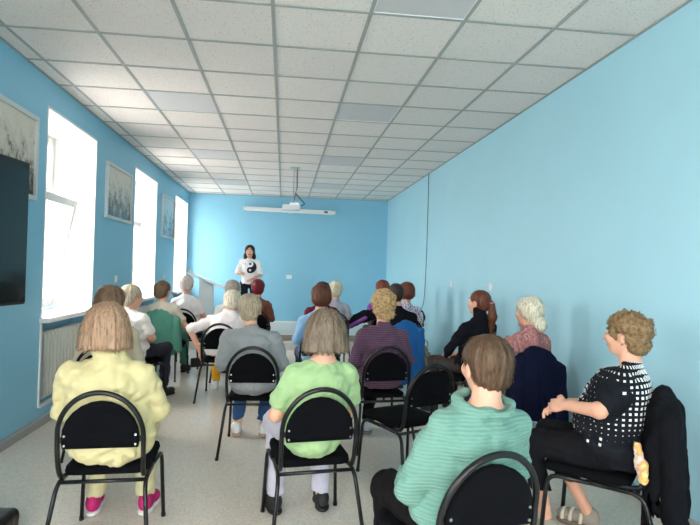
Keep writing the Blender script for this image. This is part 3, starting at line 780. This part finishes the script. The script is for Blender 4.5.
    F += [cap(Hh(-.03, .088, .022), Hh(.03, .088, .022), .008, None, .012), cap(Hh(-.018, .088, -.066), Hh(.018, .088, -.066), .0075, None, .008)]
    fv, fq, _ = solid(F, vh); nb_faces = len(parts[0][1]); parts.append((fv, fq))
    for i in (0, 1):
        s = (-1, 1)[i]; hd, hn = HD[i]
        v, q, _ = solid(hand_prims(WR[i], hd, hn, -s, .55), .0048*max(1, lod*.9), None, 0); parts.append((v, q))
    v, q = join(parts)
    cen = v[q].mean(1); loc = (cen-hc)@HR/hs; mi = np.zeros(len(q), int)
    inh = np.zeros(len(q), bool); inh[nb_faces:nb_faces+len(fq)] = True
    mi[inh & (loc[:, 1] > .082) & (np.abs(loc[:, 2]+.066) < .0085) & (np.abs(loc[:, 0]) < .024)] = 1
    mi[inh & (loc[:, 1] > .072) & (np.abs(loc[:, 2]-.027) < .005) & (np.abs(np.abs(loc[:, 0])-.031) < .017)] = 2
    hm = hair_mat(hair[1], curly=hair[0] == 'curly')
    root = link('person', np_mesh('person', v, q, True, mi), [sk, M['lip'], hm], None, (x0, y0, base_z), ya)
    tag(root, label, 'person', None)
    for s in (-1, 1):                                                    # eyes
        m = MB(); c = Hh(s*.030, .080, .006); bm = bmesh.new(); bmesh.ops.create_uvsphere(bm, u_segments=12, v_segments=8, radius=.0115*hs)
        fwd = HR@V3(0, 1, 0); me = bpy.data.meshes.new('eye'); 
        for f_ in bm.faces: f_.material_index = 1 if (f_.calc_center_median().normalized().dot(Vector(fwd)) > .87) else 0; f_.smooth = True
        bmesh.ops.translate(bm, verts=bm.verts, vec=Vector(c)); bm.to_mesh(me); bm.free(); link('eye', me, [M['eye'], M['iris']], root)
    # ---- trousers
    t = .014+loose*.4
    P_ = [ell(pel, (.168*w_, .142, .10), None, .045), ell((pel+wai)/2, (.15*w_, .125, .08), None, .045)]
    for i in (0, 1):
        P_ += [cap(HP[i], KN[i], .080*(.5+.5*w_)+t*.2, .058+t*.5, .04), cap(KN[i], AN[i], .056+t*.5, .044+t*.5, .03)]
    if pcut is None: pcut = .10 if not capri else .26
    P_.append(plane((0, 0, pcut), (0, 0, -1)))
    if not stand: P_.append(plane((0, 0, .436), (0, .0, -1)) if False else ell((0, 0, -9), (.01,)*3, None, .001, 'sub'))
    v, q, _ = solid(P_, vc*1.1, folds(.014, 10, 10, 9, .7), 1); link('trousers', np_mesh('trousers', v, q), cloth(pants), root)
    # ---- top
    e = .018+loose
    S = [ell(pel+V3(0, -.005, .015), (.170*w_+e*.6, .145+e*.6, .10), None, .045), ell(wai+V3(0, .118*(deep-1)*.7, 0), (.150*w_+e, .118*deep+e, .15), lean, .045), ell(che+V3(0, .108*(deep-1)*.7, 0), (.150*w_+e, .108*deep+e, .135), lean, .045),
         ell(T(V3(0, yc-.025, J['sh']-.055)), (.125*ws+e*.4, .072+e*.4, .07), lean, .04)]
    if not stand: S.append(ell((0, .15, .52), (.15*w_+e*.5, .125+e*.4, .10), None, .05))
    fr = T(V3(0, yc+.085, J['chest'][2]-.01)); S += [ell(fr+V3(-.065, 0, 0), (.065, .05, .065), None, .04), ell(fr+V3(.065, 0, 0), (.065, .05, .065), None, .04)]
    for i in (0, 1):
        S += [cap(nb+V3(0, -.008, -.018), SH[i]+V3(0, 0, -.004), .040+e*.2, .045+e*.3, .03)]
        up = EL[i]-SH[i]; lo_ = WR[i]-EL[i]
        if sleeve == 'long': S += [cap(SH[i], EL[i], .049+e*.5, .041+e*.5, .025), cap(EL[i], WR[i]-lo_*.06, .041+e*.5, .032+e*.3, .015)]
        elif sleeve == 'elbow': S += [cap(SH[i], SH[i]+up*.93, .049+e*.5, .046+e*.6, .025)]
        else: S += [cap(SH[i], SH[i]+up*.62, .049+e*.5, .048+e*.7, .025)]
    if neck != 'wide': S.append(cap(nb+V3(0, -.012, -.07), nb+V3(0, -.004, -.012), .066, .058, .03))
    if belly: S.append(ell(wai+V3(0, .10+belly, -.03), (.14*w_, .12, .13), None, .05))
    S.append(plane((0, 0, hem), (0, 0, -1)))
    if neck == 'wide': S.append(ell(nb+V3(0, -.01, .05), (.108, .10, .072), None, .01, 'sub'))
    elif neck == 'crew': S.append(ell(nb+V3(0, .012, .06), (.074, .07, .055), None, .01, 'sub'))
    elif neck == 'collar': S += [tor(nb+V3(0, .012, .022), .062, .02, rotm(0, .25), .02), ell(nb+V3(0, .02, .07), (.06, .06, .06), None, .01, 'sub')]
    elif neck == 'cowl': S += [ell(nb+V3(0, .005, .05), (.098, .085, .07), None, .01, 'sub'), tor(nb+V3(0, .0, .0), .098, .022, rotm(0, .22), .02)]
    elif neck == 'turtle': S += [cap(nb, Hh(0, -.022, -.10), .066, .060, .02), plane(Hh(0, 0, -.085), (0, 0, 1))] if False else [cap(nb, nb+V3(0, .012, .06), .065, .060, .02)]
    elif neck == 'shirt': S += [tor(nb+V3(0, .01, .02), .064, .018, rotm(0, .3), .015), ell(nb+V3(0, .03, .07), (.058, .06, .055), None, .01, 'sub')]
    v, q, _ = solid(S, vc, folds(fold, 8, 8, 9, head[0]*7), 1)
    v0 = wai; ang = np.arctan2(v[:, 0]-v0[0]-(che[0]-v0[0])*np.clip((v[:, 2]-wai[2])/.14, -1, 2), -(v[:, 1]-yc-.0)); 
    onarm = np.zeros(len(v))
    for i in (0, 1):
        a, b = SH[i]+(EL[i]-SH[i])*.12, EL[i]; ba = b-a; hh = np.clip(((v-a)@ba)/(ba@ba), 0, 1); dd = np.linalg.norm(v-a-hh[:, None]*ba, axis=1)
        onarm = np.maximum(onarm, (dd < .085) & (((v-a)@ba)/(ba@ba) > .0))
    link('shirt', np_mesh('shirt', v, q, True, None, np.stack([ang*.19, v[:, 2], onarm], 1)), cloth(shirt, pat, .88, rgb2), root)
    # ---- hair
    hair_mesh(root, hair, Hh, HR, hc, hs, hm, lod, nb)
    # ---- shoes
    for i in (0, 1):
        a = AN[i]; out = (-.03, .03)[i]; fl = a[2]-.088
        shoe(root, (a[0], a[1]-.07, fl), (a[0]+out, a[1]+.17, max(0, fl*.2)), mat('shoe_upper', shoes[0], .7), mat('shoe_sole', shoes[1], .6), sandal, .0065*lod, cloth((214, 204, 184)))
    return root
def hair_mesh(root, hair, Hh, HR, hc, hs, hm, lod, nb):
    st = hair[0]; vx = .0062*lod
    base = ell(Hh(0, -.018, .026), (.093*hs, .106*hs, .092*hs), HR, .02)
    facecut = [ell(Hh(0, .118, -.055), (.074*hs, .080*hs, .115*hs), HR, .015, 'sub')]
    ears = [ell(Hh(s*.092, .012, -.03), (.03, .032, .045), HR, .012, 'sub') for s in (-1, 1)]
    seed = float(hc[0]*9+hc[1]*5)
    cx, cy = hc[0], hc[1]-.02
    def strand(amp, nf=26):
        def f(x, y, z):
            a = np.arctan2(x-cx, -(y-cy)); r = vnoise(a*nf/2+seed, z*5, z*0+seed); r2 = vnoise(a*nf+seed*2, z*9+3, z*0)
            return amp*((r-.5)*1.4+(r2-.5)*.9)
        return f
    def curls(amp, fr=38):
        def f(x, y, z): return amp*((vnoise(x*fr+seed, y*fr, z*fr)-.5)*1.5+(vnoise(x*fr*2.1, y*fr*2.1+seed, z*fr*2.1)-.5)*.9)
        return f
    d = strand(.006); extra = []
    if st == 'short':
        P = [base, ell(Hh(0, -.055, -.04), (.080*hs, .055*hs, .062*hs), HR, .03), *facecut, *ears, plane(Hh(0, 0, -.105), HR@V3(0, .2, -1))]; d = strand(.007, 18)
    elif st == 'crop':
        P = [ell(Hh(0, -.016, .026), (.088*hs, .103*hs, .086*hs), HR, .02), ell(Hh(0, -.050, -.038), (.064*hs, .052*hs, .056*hs), HR, .03), *facecut, *ears, plane(Hh(0, 0, -.088), HR@V3(0, .2, -1))]; d = strand(.008, 16)
    elif st == 'bob':
        P = [base, ell(Hh(0, -.03, -.035), (.112*hs, .098*hs, .105*hs), HR, .03), ell(Hh(0, -.035, -.085), (.120*hs, .092*hs, .065*hs), HR, .03), ell(Hh(0, .118, -.075), (.074*hs, .1*hs, .14*hs), HR, .015, 'sub'), plane(Hh(0, 0, -.098), HR@V3(0, 0, -1))]; d = strand(.008, 20)
    elif st == 'puff':
        P = [ell(Hh(0, -.02, .026), (.098*hs, .11*hs, .094*hs), HR, .02), ell(Hh(0, -.05, -.03), (.094*hs, .075*hs, .075*hs), HR, .03), *facecut, plane(Hh(0, 0, -.10), HR@V3(0, .25, -1))]; d = strand(.010, 16)
    elif st == 'curly':
        P = [ell(Hh(0, -.02, .03), (.098*hs, .114*hs, .098*hs), HR, .02), ell(Hh(0, -.06, -.045), (.082*hs, .062*hs, .066*hs), HR, .03), ell(Hh(0, .128, -.06), (.08*hs, .08*hs, .115*hs), HR, .015, 'sub'), *ears, plane(Hh(0, 0, -.11), HR@V3(0, .25, -1))]; d = curls(.018)
    elif st == 'ponytail':
        P = [ell(Hh(0, -.016, .024), (.080*hs, .098*hs, .086*hs), HR, .02), ell(Hh(0, -.05, -.03), (.062*hs, .055*hs, .06*hs), HR, .03), *facecut, *ears,
             ell(Hh(.01, -.118, .0), (.024, .03, .026), HR, .015), cap(Hh(.012, -.13, -.02), Hh(.02, -.135, -.13), .028, .040, .02), cap(Hh(.02, -.135, -.13), Hh(.03, -.12, -.27), .040, .020, .02)]; d = strand(.005, 22)
    elif st == 'bun':
        P = [base, ell(Hh(0, -.058, -.04), (.066*hs, .052*hs, .062*hs), HR, .03), *facecut, *ears, plane(Hh(0, 0, -.10), HR@V3(0, .2, -1)), ell(Hh(.01, -.105, -.095), (.048, .042, .052), HR, .015)]; d = curls(.009, 30)
    elif st == 'long':
        P = [base, ell(Hh(0, -.045, -.06), (.095*hs, .065*hs, .11*hs), HR, .03), ell(Hh(-.075, -.02, -.10), (.04, .04, .07), HR, .02), ell(Hh(.075, -.02, -.10), (.04, .04, .07), HR, .02), ell(Hh(0, .118, -.05), (.074*hs, .085*hs, .13*hs), HR, .015, 'sub'), plane(Hh(0, 0, -.165), HR@V3(0, 0, -1))]
    v, q, (G, lo, vxx) = solid(P, vx, d, 1)
    # fine locks lying on the surface
    n = int((420 if st != 'curly' else 520)/lod**1.5); idx = RNG.integers(0, len(v), n)
    gx, gy, gz = np.gradient(G, vxx)
    def samp(p):
        i = np.clip(np.rint((p-lo)/vxx).astype(int), 0, np.array(G.shape)-1); i = (i[:, 0], i[:, 1], i[:, 2])
        g = np.stack([gx[i], gy[i], gz[i]], 1); return G[i], g/np.maximum(np.linalg.norm(g, axis=1), 1e-6)[:, None]
    p = v[idx].copy(); crown = Hh(0, -.05, .135); steps = 5; pts = []; fly = .0095*RNG.random(n)**3; wd = RNG.normal(0, 1, (n, 3))
    L = (.010 if st in ('curly', 'short', 'crop') else .016)
    for k in range(steps):
        sdv, g = samp(p); p = p-g*(np.clip(sdv, -.01, .01))[:, None]*.8; pts.append(p+g*(.0018+fly*(k/(steps-1)))[:, None])
        if st == 'curly': dirn = wd+RNG.normal(0, .7, (n, 3))
        else: dirn = (p-crown)/np.maximum(np.linalg.norm(p-crown, axis=1), 1e-6)[:, None]+V3(0, 0, -.9)+wd*.22
        dirn = dirn-g*(dirn*g).sum(1)[:, None]; dirn /= np.maximum(np.linalg.norm(dirn, axis=1), 1e-6)[:, None]
        if k == steps-1: last = dirn
        p = p+dirn*L
    hv = []; 
    for k in range(steps):
        sdv, g = samp(pts[k]); side = np.cross(last, g); side /= np.maximum(np.linalg.norm(side, axis=1), 1e-6)[:, None]
        wd_ = .0026*(1-.75*abs(k/(steps-1)-.35)); hv += [pts[k]-side*wd_, pts[k]+side*wd_]
    hv = np.stack(hv, 1).reshape(-1, 3); b = np.arange(n)[:, None, None]*(2*steps); k = np.arange(steps-1)[None, :, None]*2
    hq = (b+k+np.array([0, 1, 3, 2])[None, None, :]).reshape(-1, 4)
    V, Q = join([(v, q), (hv, hq)])
    o = link('hair', np_mesh('hair', V, Q), hm, root)
    if st == 'ponytail': link('hair_tie', np_mesh('hair_tie', *solid([tor(Hh(.012, -.126, -.005), .024, .007, HR@rotm(0, -.5), .005)], .004)[:2]), mat('hair_tie', (205, 150, 140), .7), root)

# ------------------------------------------------------------------ draped coats
def draped(name, chairpos, col, label, parts, d=None, z_hoop=.82):
    x, y, yd = chairpos; P = parts
    v, q, _ = solid(P, .009, d or folds(.020, 13, 13, 2.4, x*3), 1)
    o = link(name, np_mesh(name, v, q), cloth(col), None, (x, y, 0), math.radians(yd)); tag(o, label, 'jacket'); return o
def coat_over_back(w_=.235, drop=.30, front=.55, ext=()):
    tilt = rotm(0, .0)
    return [ell((0, -.012, .63), (w_, .088, .245), None, .03), rbox((0, -.016, (drop+.66)/2), (w_*.96, .075, (.66-drop)/2), .06, None, .04), *ext,
            ell((0, -.01, .60), (w_-.03, .043, .225), None, .01, 'sub'), rbox((0, -.008, .35), (w_-.035, .04, .27), .03, None, .01, 'sub')]

# ------------------------------------------------------------------ the audience
SEATS = dict(
    yellow=(-.82, 2.62, 3), green=(.20, 2.68, 8), teal=(.70, 1.72, 14), grey=(-.21, 4.07, -1), stripe=(.82, 4.15, 6), empty=(.955, 3.37, 24),
    dots=(1.87, 2.47, 47), paisley=(1.88, 3.85, 14), pony=(1.87, 4.80, 22), bend=(-.64, 5.75, -2), beige=(-1.28, 4.08, 0), white=(-1.58, 5.55, -18),
    tan=(-1.50, 6.85, -8), rosy=(-1.37, 7.70, -5), red=(-.37, 7.72, 0), far_grey=(-.62, 6.77, 0), blue=(.37, 5.36, 4), lilac=(.73, 7.47, 2), wine=(.485, 6.55, 2),
    purple=(1.46, 7.7, 4), black=(1.34, 5.82, 3), fleck=(1.60, 6.75, 8))
CHL = dict(yellow='black chair under the person in pale yellow, nearest on the left', green='black chair under the person in the light green shirt',
    teal='black chair cut by the lower picture edge, under the person in teal', grey='black chair under the person in the grey sweater', stripe='black chair under the curly blond person in purple stripes',
    empty='empty black chair standing askew beside the person in teal', dots='black chair hung with a black coat by the right wall', paisley='black chair hung with a navy jacket under the person in red paisley',
    pony='black chair under the ponytailed person in black', bend='black chair under the stooping person in white and mustard', beige='black chair hidden behind the person in yellow by the window',
    white='black chair under the white-shirted person in navy trousers near the window', tan='black chair hung with a green jacket by the second window', rosy='black chair under the white-shirted person nearest the lectern',
    red='black chair under the person with burgundy hair', far_grey='black chair in front of the stooping person, mostly hidden', blue='black chair under the person in the light blue shirt',
    lilac='black chair under the white-haired person in lilac grey', wine='black chair under the person in wine red, mostly hidden', purple='black chair with a black and purple jacket in the far right row',
    black='black chair hung with a bright blue jacket', fleck='black chair under the auburn person in the flecked top')
for k, s in SEATS.items(): chair(*s, CHL[k])
G = SEATS
person(G['yellow'], (-.856, 2.80, 1.095), ('bob', (168, 136, 110)), (212, 200, 152), (212, 202, 158), ((196, 30, 110), (236, 232, 230)),
       'person in a pale yellow fleece and magenta trainers, seen from behind', w_=1.2, ws=1.12, sleeve='long', neck='collar', loose=.016, fold=.024, hem=.43,
       arms=[((-.248, .24, .665), (-.15, .43, .61)), ((.222, .24, .665), (.14, .43, .61))], legs=[((-.13, .60, .50), (-.17, .60, .09)), ((.09, .60, .50), (.10, .58, .09))])
person(G['green'], (.227, 2.88, 1.075), ('bob', (122, 107, 90)), (160, 192, 140), (190, 188, 202), ((28, 28, 30), (24, 24, 26)),
       'person in a light green shirt and grey joggers with a long grey bob', w_=.90, ws=.88, sleeve='short', neck='wide', loose=.012, hem=.43,
       arms=[((-.195, .21, .635), (-.12, .42, .58)), ((.205, .21, .64), (.12, .42, .58))], legs=[((-.15, .58, .50), (-.14, .50, .09)), ((.11, .58, .50), (.12, .49, .09))])
person(G['teal'], (.762, 1.95, 1.06), ('crop', (88, 66, 48)), (104, 147, 134), (24, 22, 24), ((30, 30, 34), (30, 30, 32)),
       'person in a ribbed teal sweater, nearest the viewer', w_=1.08, ws=1.0, sleeve='long', neck='cowl', pat='rib', rgb2=(128, 168, 156), loose=.012, hem=.44, hyaw=-6, hs=1.0,
       arms=[((-.20, .20, .635), (-.09, .42, .60)), ((.25, .20, .66), (.10, .42, .60))], legs=[((-.105, .57, .49), (-.12, .55, .09)), None])
person(G['grey'], (-.252, 4.25, 1.09), ('crop', (178, 164, 140)), (146, 150, 152), (46, 80, 122), ((232, 232, 230), (190, 160, 140)),
       'person in a grey sweater and jeans with short fair hair', w_=1.12, ws=1.08, sleeve='long', neck='crew', loose=.012, lod=1.2, hem=.40, pcut=.135,
       legs=[((-.12, .60, .50), (-.15, .55, .09)), ((.10, .60, .50), (.06, .53, .09))])
person(G['stripe'], (.813, 4.35, 1.125), ('curly', (186, 154, 108)), (82, 58, 78), (24, 24, 28), ((196, 198, 204), (120, 122, 130)),
       'curly blond person in a purple striped top', w_=1.08, ws=1.06, sleeve='long', neck='crew', pat='stripes', rgb2=(104, 77, 98), lod=1.2,
       legs=[((-.16, .60, .50), (-.20, .50, .09)), ((.06, .60, .50), (-.02, .50, .09))])
person(G['dots'], (1.785, 2.63, 1.105), ('curly', (138, 110, 76)), (28, 30, 36), (24, 24, 28), ((150, 142, 130), (120, 108, 92)),
       'person in a black top with white squares, sitting sideways by the right wall', w_=1.42, ws=1.1, sleeve='short', neck='crew', hs=.95, nup=.0, belly=.015, deep=1.22, pat='squares', rgb2=(236, 236, 236), loose=.012, hyaw=-8,
       arms=[((-.265, .23, .755), (-.17, .41, .735), ((.55, 1, -.25), (-.9, .5, .7))), ((.26, .22, .72), (.0, .46, .70), ((-.9, .8, -.2), (.3, .6, 1)))],
       legs=[((-.13, .60, .50), (-.10, .51, .09)), ((.12, .58, .50), (.14, .36, .10))], capri=True, sandal=True, hem=.46)
person(G['paisley'], (1.926, 4.05, 1.115), ('bun', (226, 218, 196)), (164, 88, 92), (60, 60, 70), ((60, 60, 66), (40, 40, 40)),
       'person in a red paisley blouse with a low white bun', w_=1.05, ws=1.05, sleeve='long', neck='shirt', pat='paisley', rgb2=(190, 160, 150), lod=1.2, hyaw=8, nup=.015)
person(G['pony'], (1.871, 5.0, 1.135), ('ponytail', (108, 62, 44)), (24, 25, 32), (66, 58, 56), ((40, 40, 44), (30, 30, 32)),
       'person in a black turtleneck with an auburn ponytail', w_=1.0, ws=1.02, sleeve='long', neck='turtle', lod=1.25, hyaw=16, hpitch=3, nup=.015,
       arms=[((-.235, .24, .68), (-.12, .40, .60)), None])
person(G['bend'], (-.555, 6.12, 1.035), ('short', (222, 212, 190)), (240, 230, 230), (232, 172, 44), ((236, 236, 232), (226, 226, 222)),
       'stooping white-haired person in a white shirt and mustard trousers', w_=1.12, ws=1.1, sleeve='elbow', neck='shirt', loose=.012, lod=1.35, hyaw=-10, hpitch=-12,
       arms=[((-.35, .20, .73), (-.235, .16, .52), ((.05, .15, -1), (-1, -.2, 0))), ((.27, .30, .70), (.14, .48, .60))])
person(G['beige'], (-1.29, 4.27, 1.125), ('puff', (124, 98, 76)), (196, 182, 158), (60, 60, 70), ((40, 40, 44), (30, 30, 32)),
       'brown-haired person in beige, mostly hidden behind the person in yellow', w_=1.0, sleeve='long', neck='crew', lod=1.35)
person(G['white'], (-1.535, 5.76, 1.085), ('short', (186, 172, 150)), (240, 232, 224), (52, 54, 66), ((40, 40, 44), (30, 30, 32)),
       'fair-haired person in a white shirt and navy trousers, turned towards the aisle', w_=1.06, ws=1.0, sleeve='short', neck='crew', lod=1.35, hyaw=-30,
       arms=[None, ((.225, .20, .67), (.10, .36, .63))], legs=[None, ((.16, .60, .51), (.16, .56, .09))])
person(G['tan'], (-1.50, 7.02, 1.10), ('short', (112, 88, 66)), (208, 198, 180), (70, 118, 102), ((40, 40, 44), (30, 30, 32)),
       'brown-haired person in a tan shirt before the second window', w_=1.06, ws=1.02, sleeve='short', neck='crew', lod=1.5, hyaw=-14,
       arms=[None, ((.25, .22, .66), (.12, .42, .62))])
person(G['rosy'], (-1.361, 7.90, 1.165), ('short', (222, 208, 204)), (244, 240, 240), (70, 126, 106), ((30, 30, 32), (30, 30, 32)),
       'pinkish-white haired person in a white shirt and green trousers', w_=.98, sleeve='short', neck='crew', lod=1.6, hyaw=-12, legs=[((-.12, .60, .51), (-.10, .58, .09)), None],
       arms=[None, ((.24, .20, .70), (.12, .40, .62))])
person(G['red'], (-.363, 7.90, 1.13), ('short', (116, 26, 38)), (118, 72, 58), (50, 46, 48), ((40, 40, 44), (30, 30, 32)),
       'person with burgundy hair in a brown shirt', w_=1.0, sleeve='long', neck='crew', lod=1.6)
person(G['far_grey'], (-.635, 6.97, 1.131), ('short', (158, 148, 138)), (200, 196, 190), (60, 60, 70), ((40, 40, 44), (30, 30, 32)),
       'grey-haired person nearly hidden behind the stooping person', w_=.98, sleeve='short', neck='crew', lod=1.7)
person(G['blue'], (.387, 5.55, 1.135), ('puff', (104, 62, 42)), (142, 182, 220), (52, 60, 84), ((40, 40, 44), (30, 30, 32)),
       'auburn-haired person in a light blue shirt', w_=1.02, ws=1.02, sleeve='long', neck='crew', lod=1.35)
person(G['lilac'], (.74, 7.66, 1.137), ('short', (226, 216, 188)), (178, 178, 192), (60, 60, 70), ((40, 40, 44), (30, 30, 32)),
       'white-blond person in a lilac grey shirt', w_=1.0, sleeve='short', neck='crew', lod=1.6)
person(G['wine'], (.485, 6.73, 1.14), ('short', (62, 42, 36)), (98, 28, 46), (50, 46, 48), ((40, 40, 44), (30, 30, 32)),
       'dark-haired person in wine red, nearly hidden behind the light blue shirt', w_=1.05, sleeve='short', neck='crew', lod=1.7)
person(G['purple'], (1.46, 7.90, 1.159), ('puff', (132, 62, 42)), (152, 84, 172), (50, 46, 60), ((40, 40, 44), (30, 30, 32)),
       'auburn-haired person in a purple top in the far right row', w_=1.0, sleeve='short', neck='crew', lod=1.6)
person(G['black'], (1.27, 6.03, 1.157), ('crop', (62, 50, 44)), (24, 25, 32), (40, 40, 44), ((40, 40, 44), (30, 30, 32)),
       'dark-haired person in black beside the bright blue jacket', w_=1.05, ws=1.05, sleeve='long', neck='crew', lod=1.45)
person(G['fleck'], (1.60, 6.93, 1.154), ('puff', (112, 58, 46)), (206, 200, 214), (60, 56, 70), ((40, 40, 44), (30, 30, 32)),
       'auburn-haired person in a white and violet flecked top', w_=.98, sleeve='short', neck='crew', pat='flecks', rgb2=(110, 92, 130), lod=1.5)
person((-.655, 10.5, 180), (-.655, 10.47, 1.735), ('long', (38, 30, 30)), (240, 240, 242), (34, 34, 38), ((40, 40, 44), (30, 30, 32)),
       'dark-haired presenter standing in a white shirt with a yin-yang print', w_=.90, ws=.92, sleeve='elbow', neck='crew', pat='yinyang', stand=True, base_z=.228, lod=1.6, hem=.86,
       arms=[((-.225, .0, 1.06), (-.07, .22, .98)), ((.225, .0, 1.08), (.165, .22, 1.10))])

# ------------------------------------------------------------------ coats, bags and small things
draped('jacket', G['paisley'], (17, 21, 44), 'navy fleece jacket hung over the chair of the person in paisley',
       coat_over_back(.24, .30, ext=(cap((.20, -.05, .70), (.20, -.08, .22), .05, .055, .03),)))
draped('coat', G['dots'], (20, 21, 25), 'long black coat hung over the chair by the right wall', coat_over_back(.225, .12, ext=(cap((.17, -.05, .74), (.22, -.07, .20), .045, .05, .04), cap((-.18, -.06, .74), (-.20, -.09, .25), .045, .055, .04))))
draped('jacket', G['tan'], (76, 132, 116), 'green jacket hung over the chair by the second window', coat_over_back(.25, .30, ext=(cap((.23, -.04, .76), (.27, -.06, .40), .05, .045, .03),)))
draped('jacket', G['black'], (34, 96, 160), 'bright blue jacket hung over the chair before the flecked top', coat_over_back(.215, .16, ext=(cap((.17, -.04, .76), (.18, -.06, .12), .05, .05, .03),)))
j = draped('jacket', G['purple'], (30, 28, 36), 'black jacket with purple lining slung over a far right chair', [cap((-.62, -.02, .60), (-.30, -.03, .76), .06, .085, .03), cap((-.30, -.03, .76), (.15, -.03, .84), .085, .06, .03), cap((-.62, -.02, .6), (-.66, -.03, .45), .06, .05, .03)])
v, q, _ = solid([cap((-.56, -.085, .60), (-.30, -.105, .74), .028, .03, .02)], .01); link('lining', np_mesh('lining', v, q), cloth((150, 84, 176)), j)
def bag():
    v, q, _ = solid([ell((0, 0, .13), (.12, .09, .14), None, .04), ell((0, 0, .27), (.05, .04, .07), None, .05), plane((0, 0, 0), (0, 0, -1))], .01, folds(.02, 14, 14, 10, .4), 1)
    o = link('tote_bag', np_mesh('tote_bag', v, q), cloth((196, 182, 150), 'flecks', .9, (120, 104, 84)), None, (2.08, 7.75, 0)); tag(o, 'beige patterned bag on the floor against the right wall', 'bag')
    MB().tube(crom([(-.04, 0, .32), (-.05, 0, .38), (.0, .02, .42), (.05, 0, .37), (.04, 0, .31)]), .008, 6).build('strap', cloth((150, 130, 100)), o)
    v, q, _ = solid([rbox((0, 0, .07), (.15, .10, .07), .04, None, .02), ell((-.02, 0, .13), (.10, .06, .04), None, .03), plane((0, 0, 0), (0, 0, -1))], .01, folds(.008, 12, 12, 12, .9), 1)
    o = link('handbag', np_mesh('handbag', v, q), mat('black_leather', (22, 22, 24), .4, 0, .5, .1), None, (-1.47, 2.92, 0)); tag(o, 'black bag on the floor at the lower left picture edge', 'bag')
    MB().tube(crom([(.10, -.02, .10), (.15, -.04, .05), (.17, -.06, .014), (.13, -.11, .012), (.06, -.14, .012)]), .01, 6).build('strap', M['plastic_k'], o)
bag()
def scarf():
    x, y, yd = G['dots']
    v, q, _ = solid([cap((-.235, .07, .62), (-.245, .05, .53), .016, .028, .02), cap((-.245, .05, .53), (-.25, .04, .46), .030, .020, .02)], .006, folds(.012, 30, 30, 16, .2), 1)
    n = N('floral_scarf'); c = n.coord(); f = n.noise(c, 22, 3)
    n.base(n.ramp(f, [(.36, lin((226, 206, 190))), (.46, lin((214, 150, 130))), (.54, lin((226, 184, 70))), (.66, lin((240, 228, 200)))])); n.set(.8)
    o = link('scarf', np_mesh('scarf', v, q), n.m, None, (x, y, 0), math.radians(yd)); tag(o, 'yellow and pink floral scarf peeping out below the black coat', 'scarf')
scarf()
def wallet():
    a = G['bend']; r = link('wallet', MB().box(-.055, .055, -.012, .012, -.05, .05).mesh('wallet', False, .006), mat('black_leather', (22, 22, 24), .4, 0, .5, .1), None, (a[0]-.264, a[1]+.165, .385), .5)
    tag(r, 'black folded wallet held down beside the chair by the stooping person', 'wallet')
wallet()
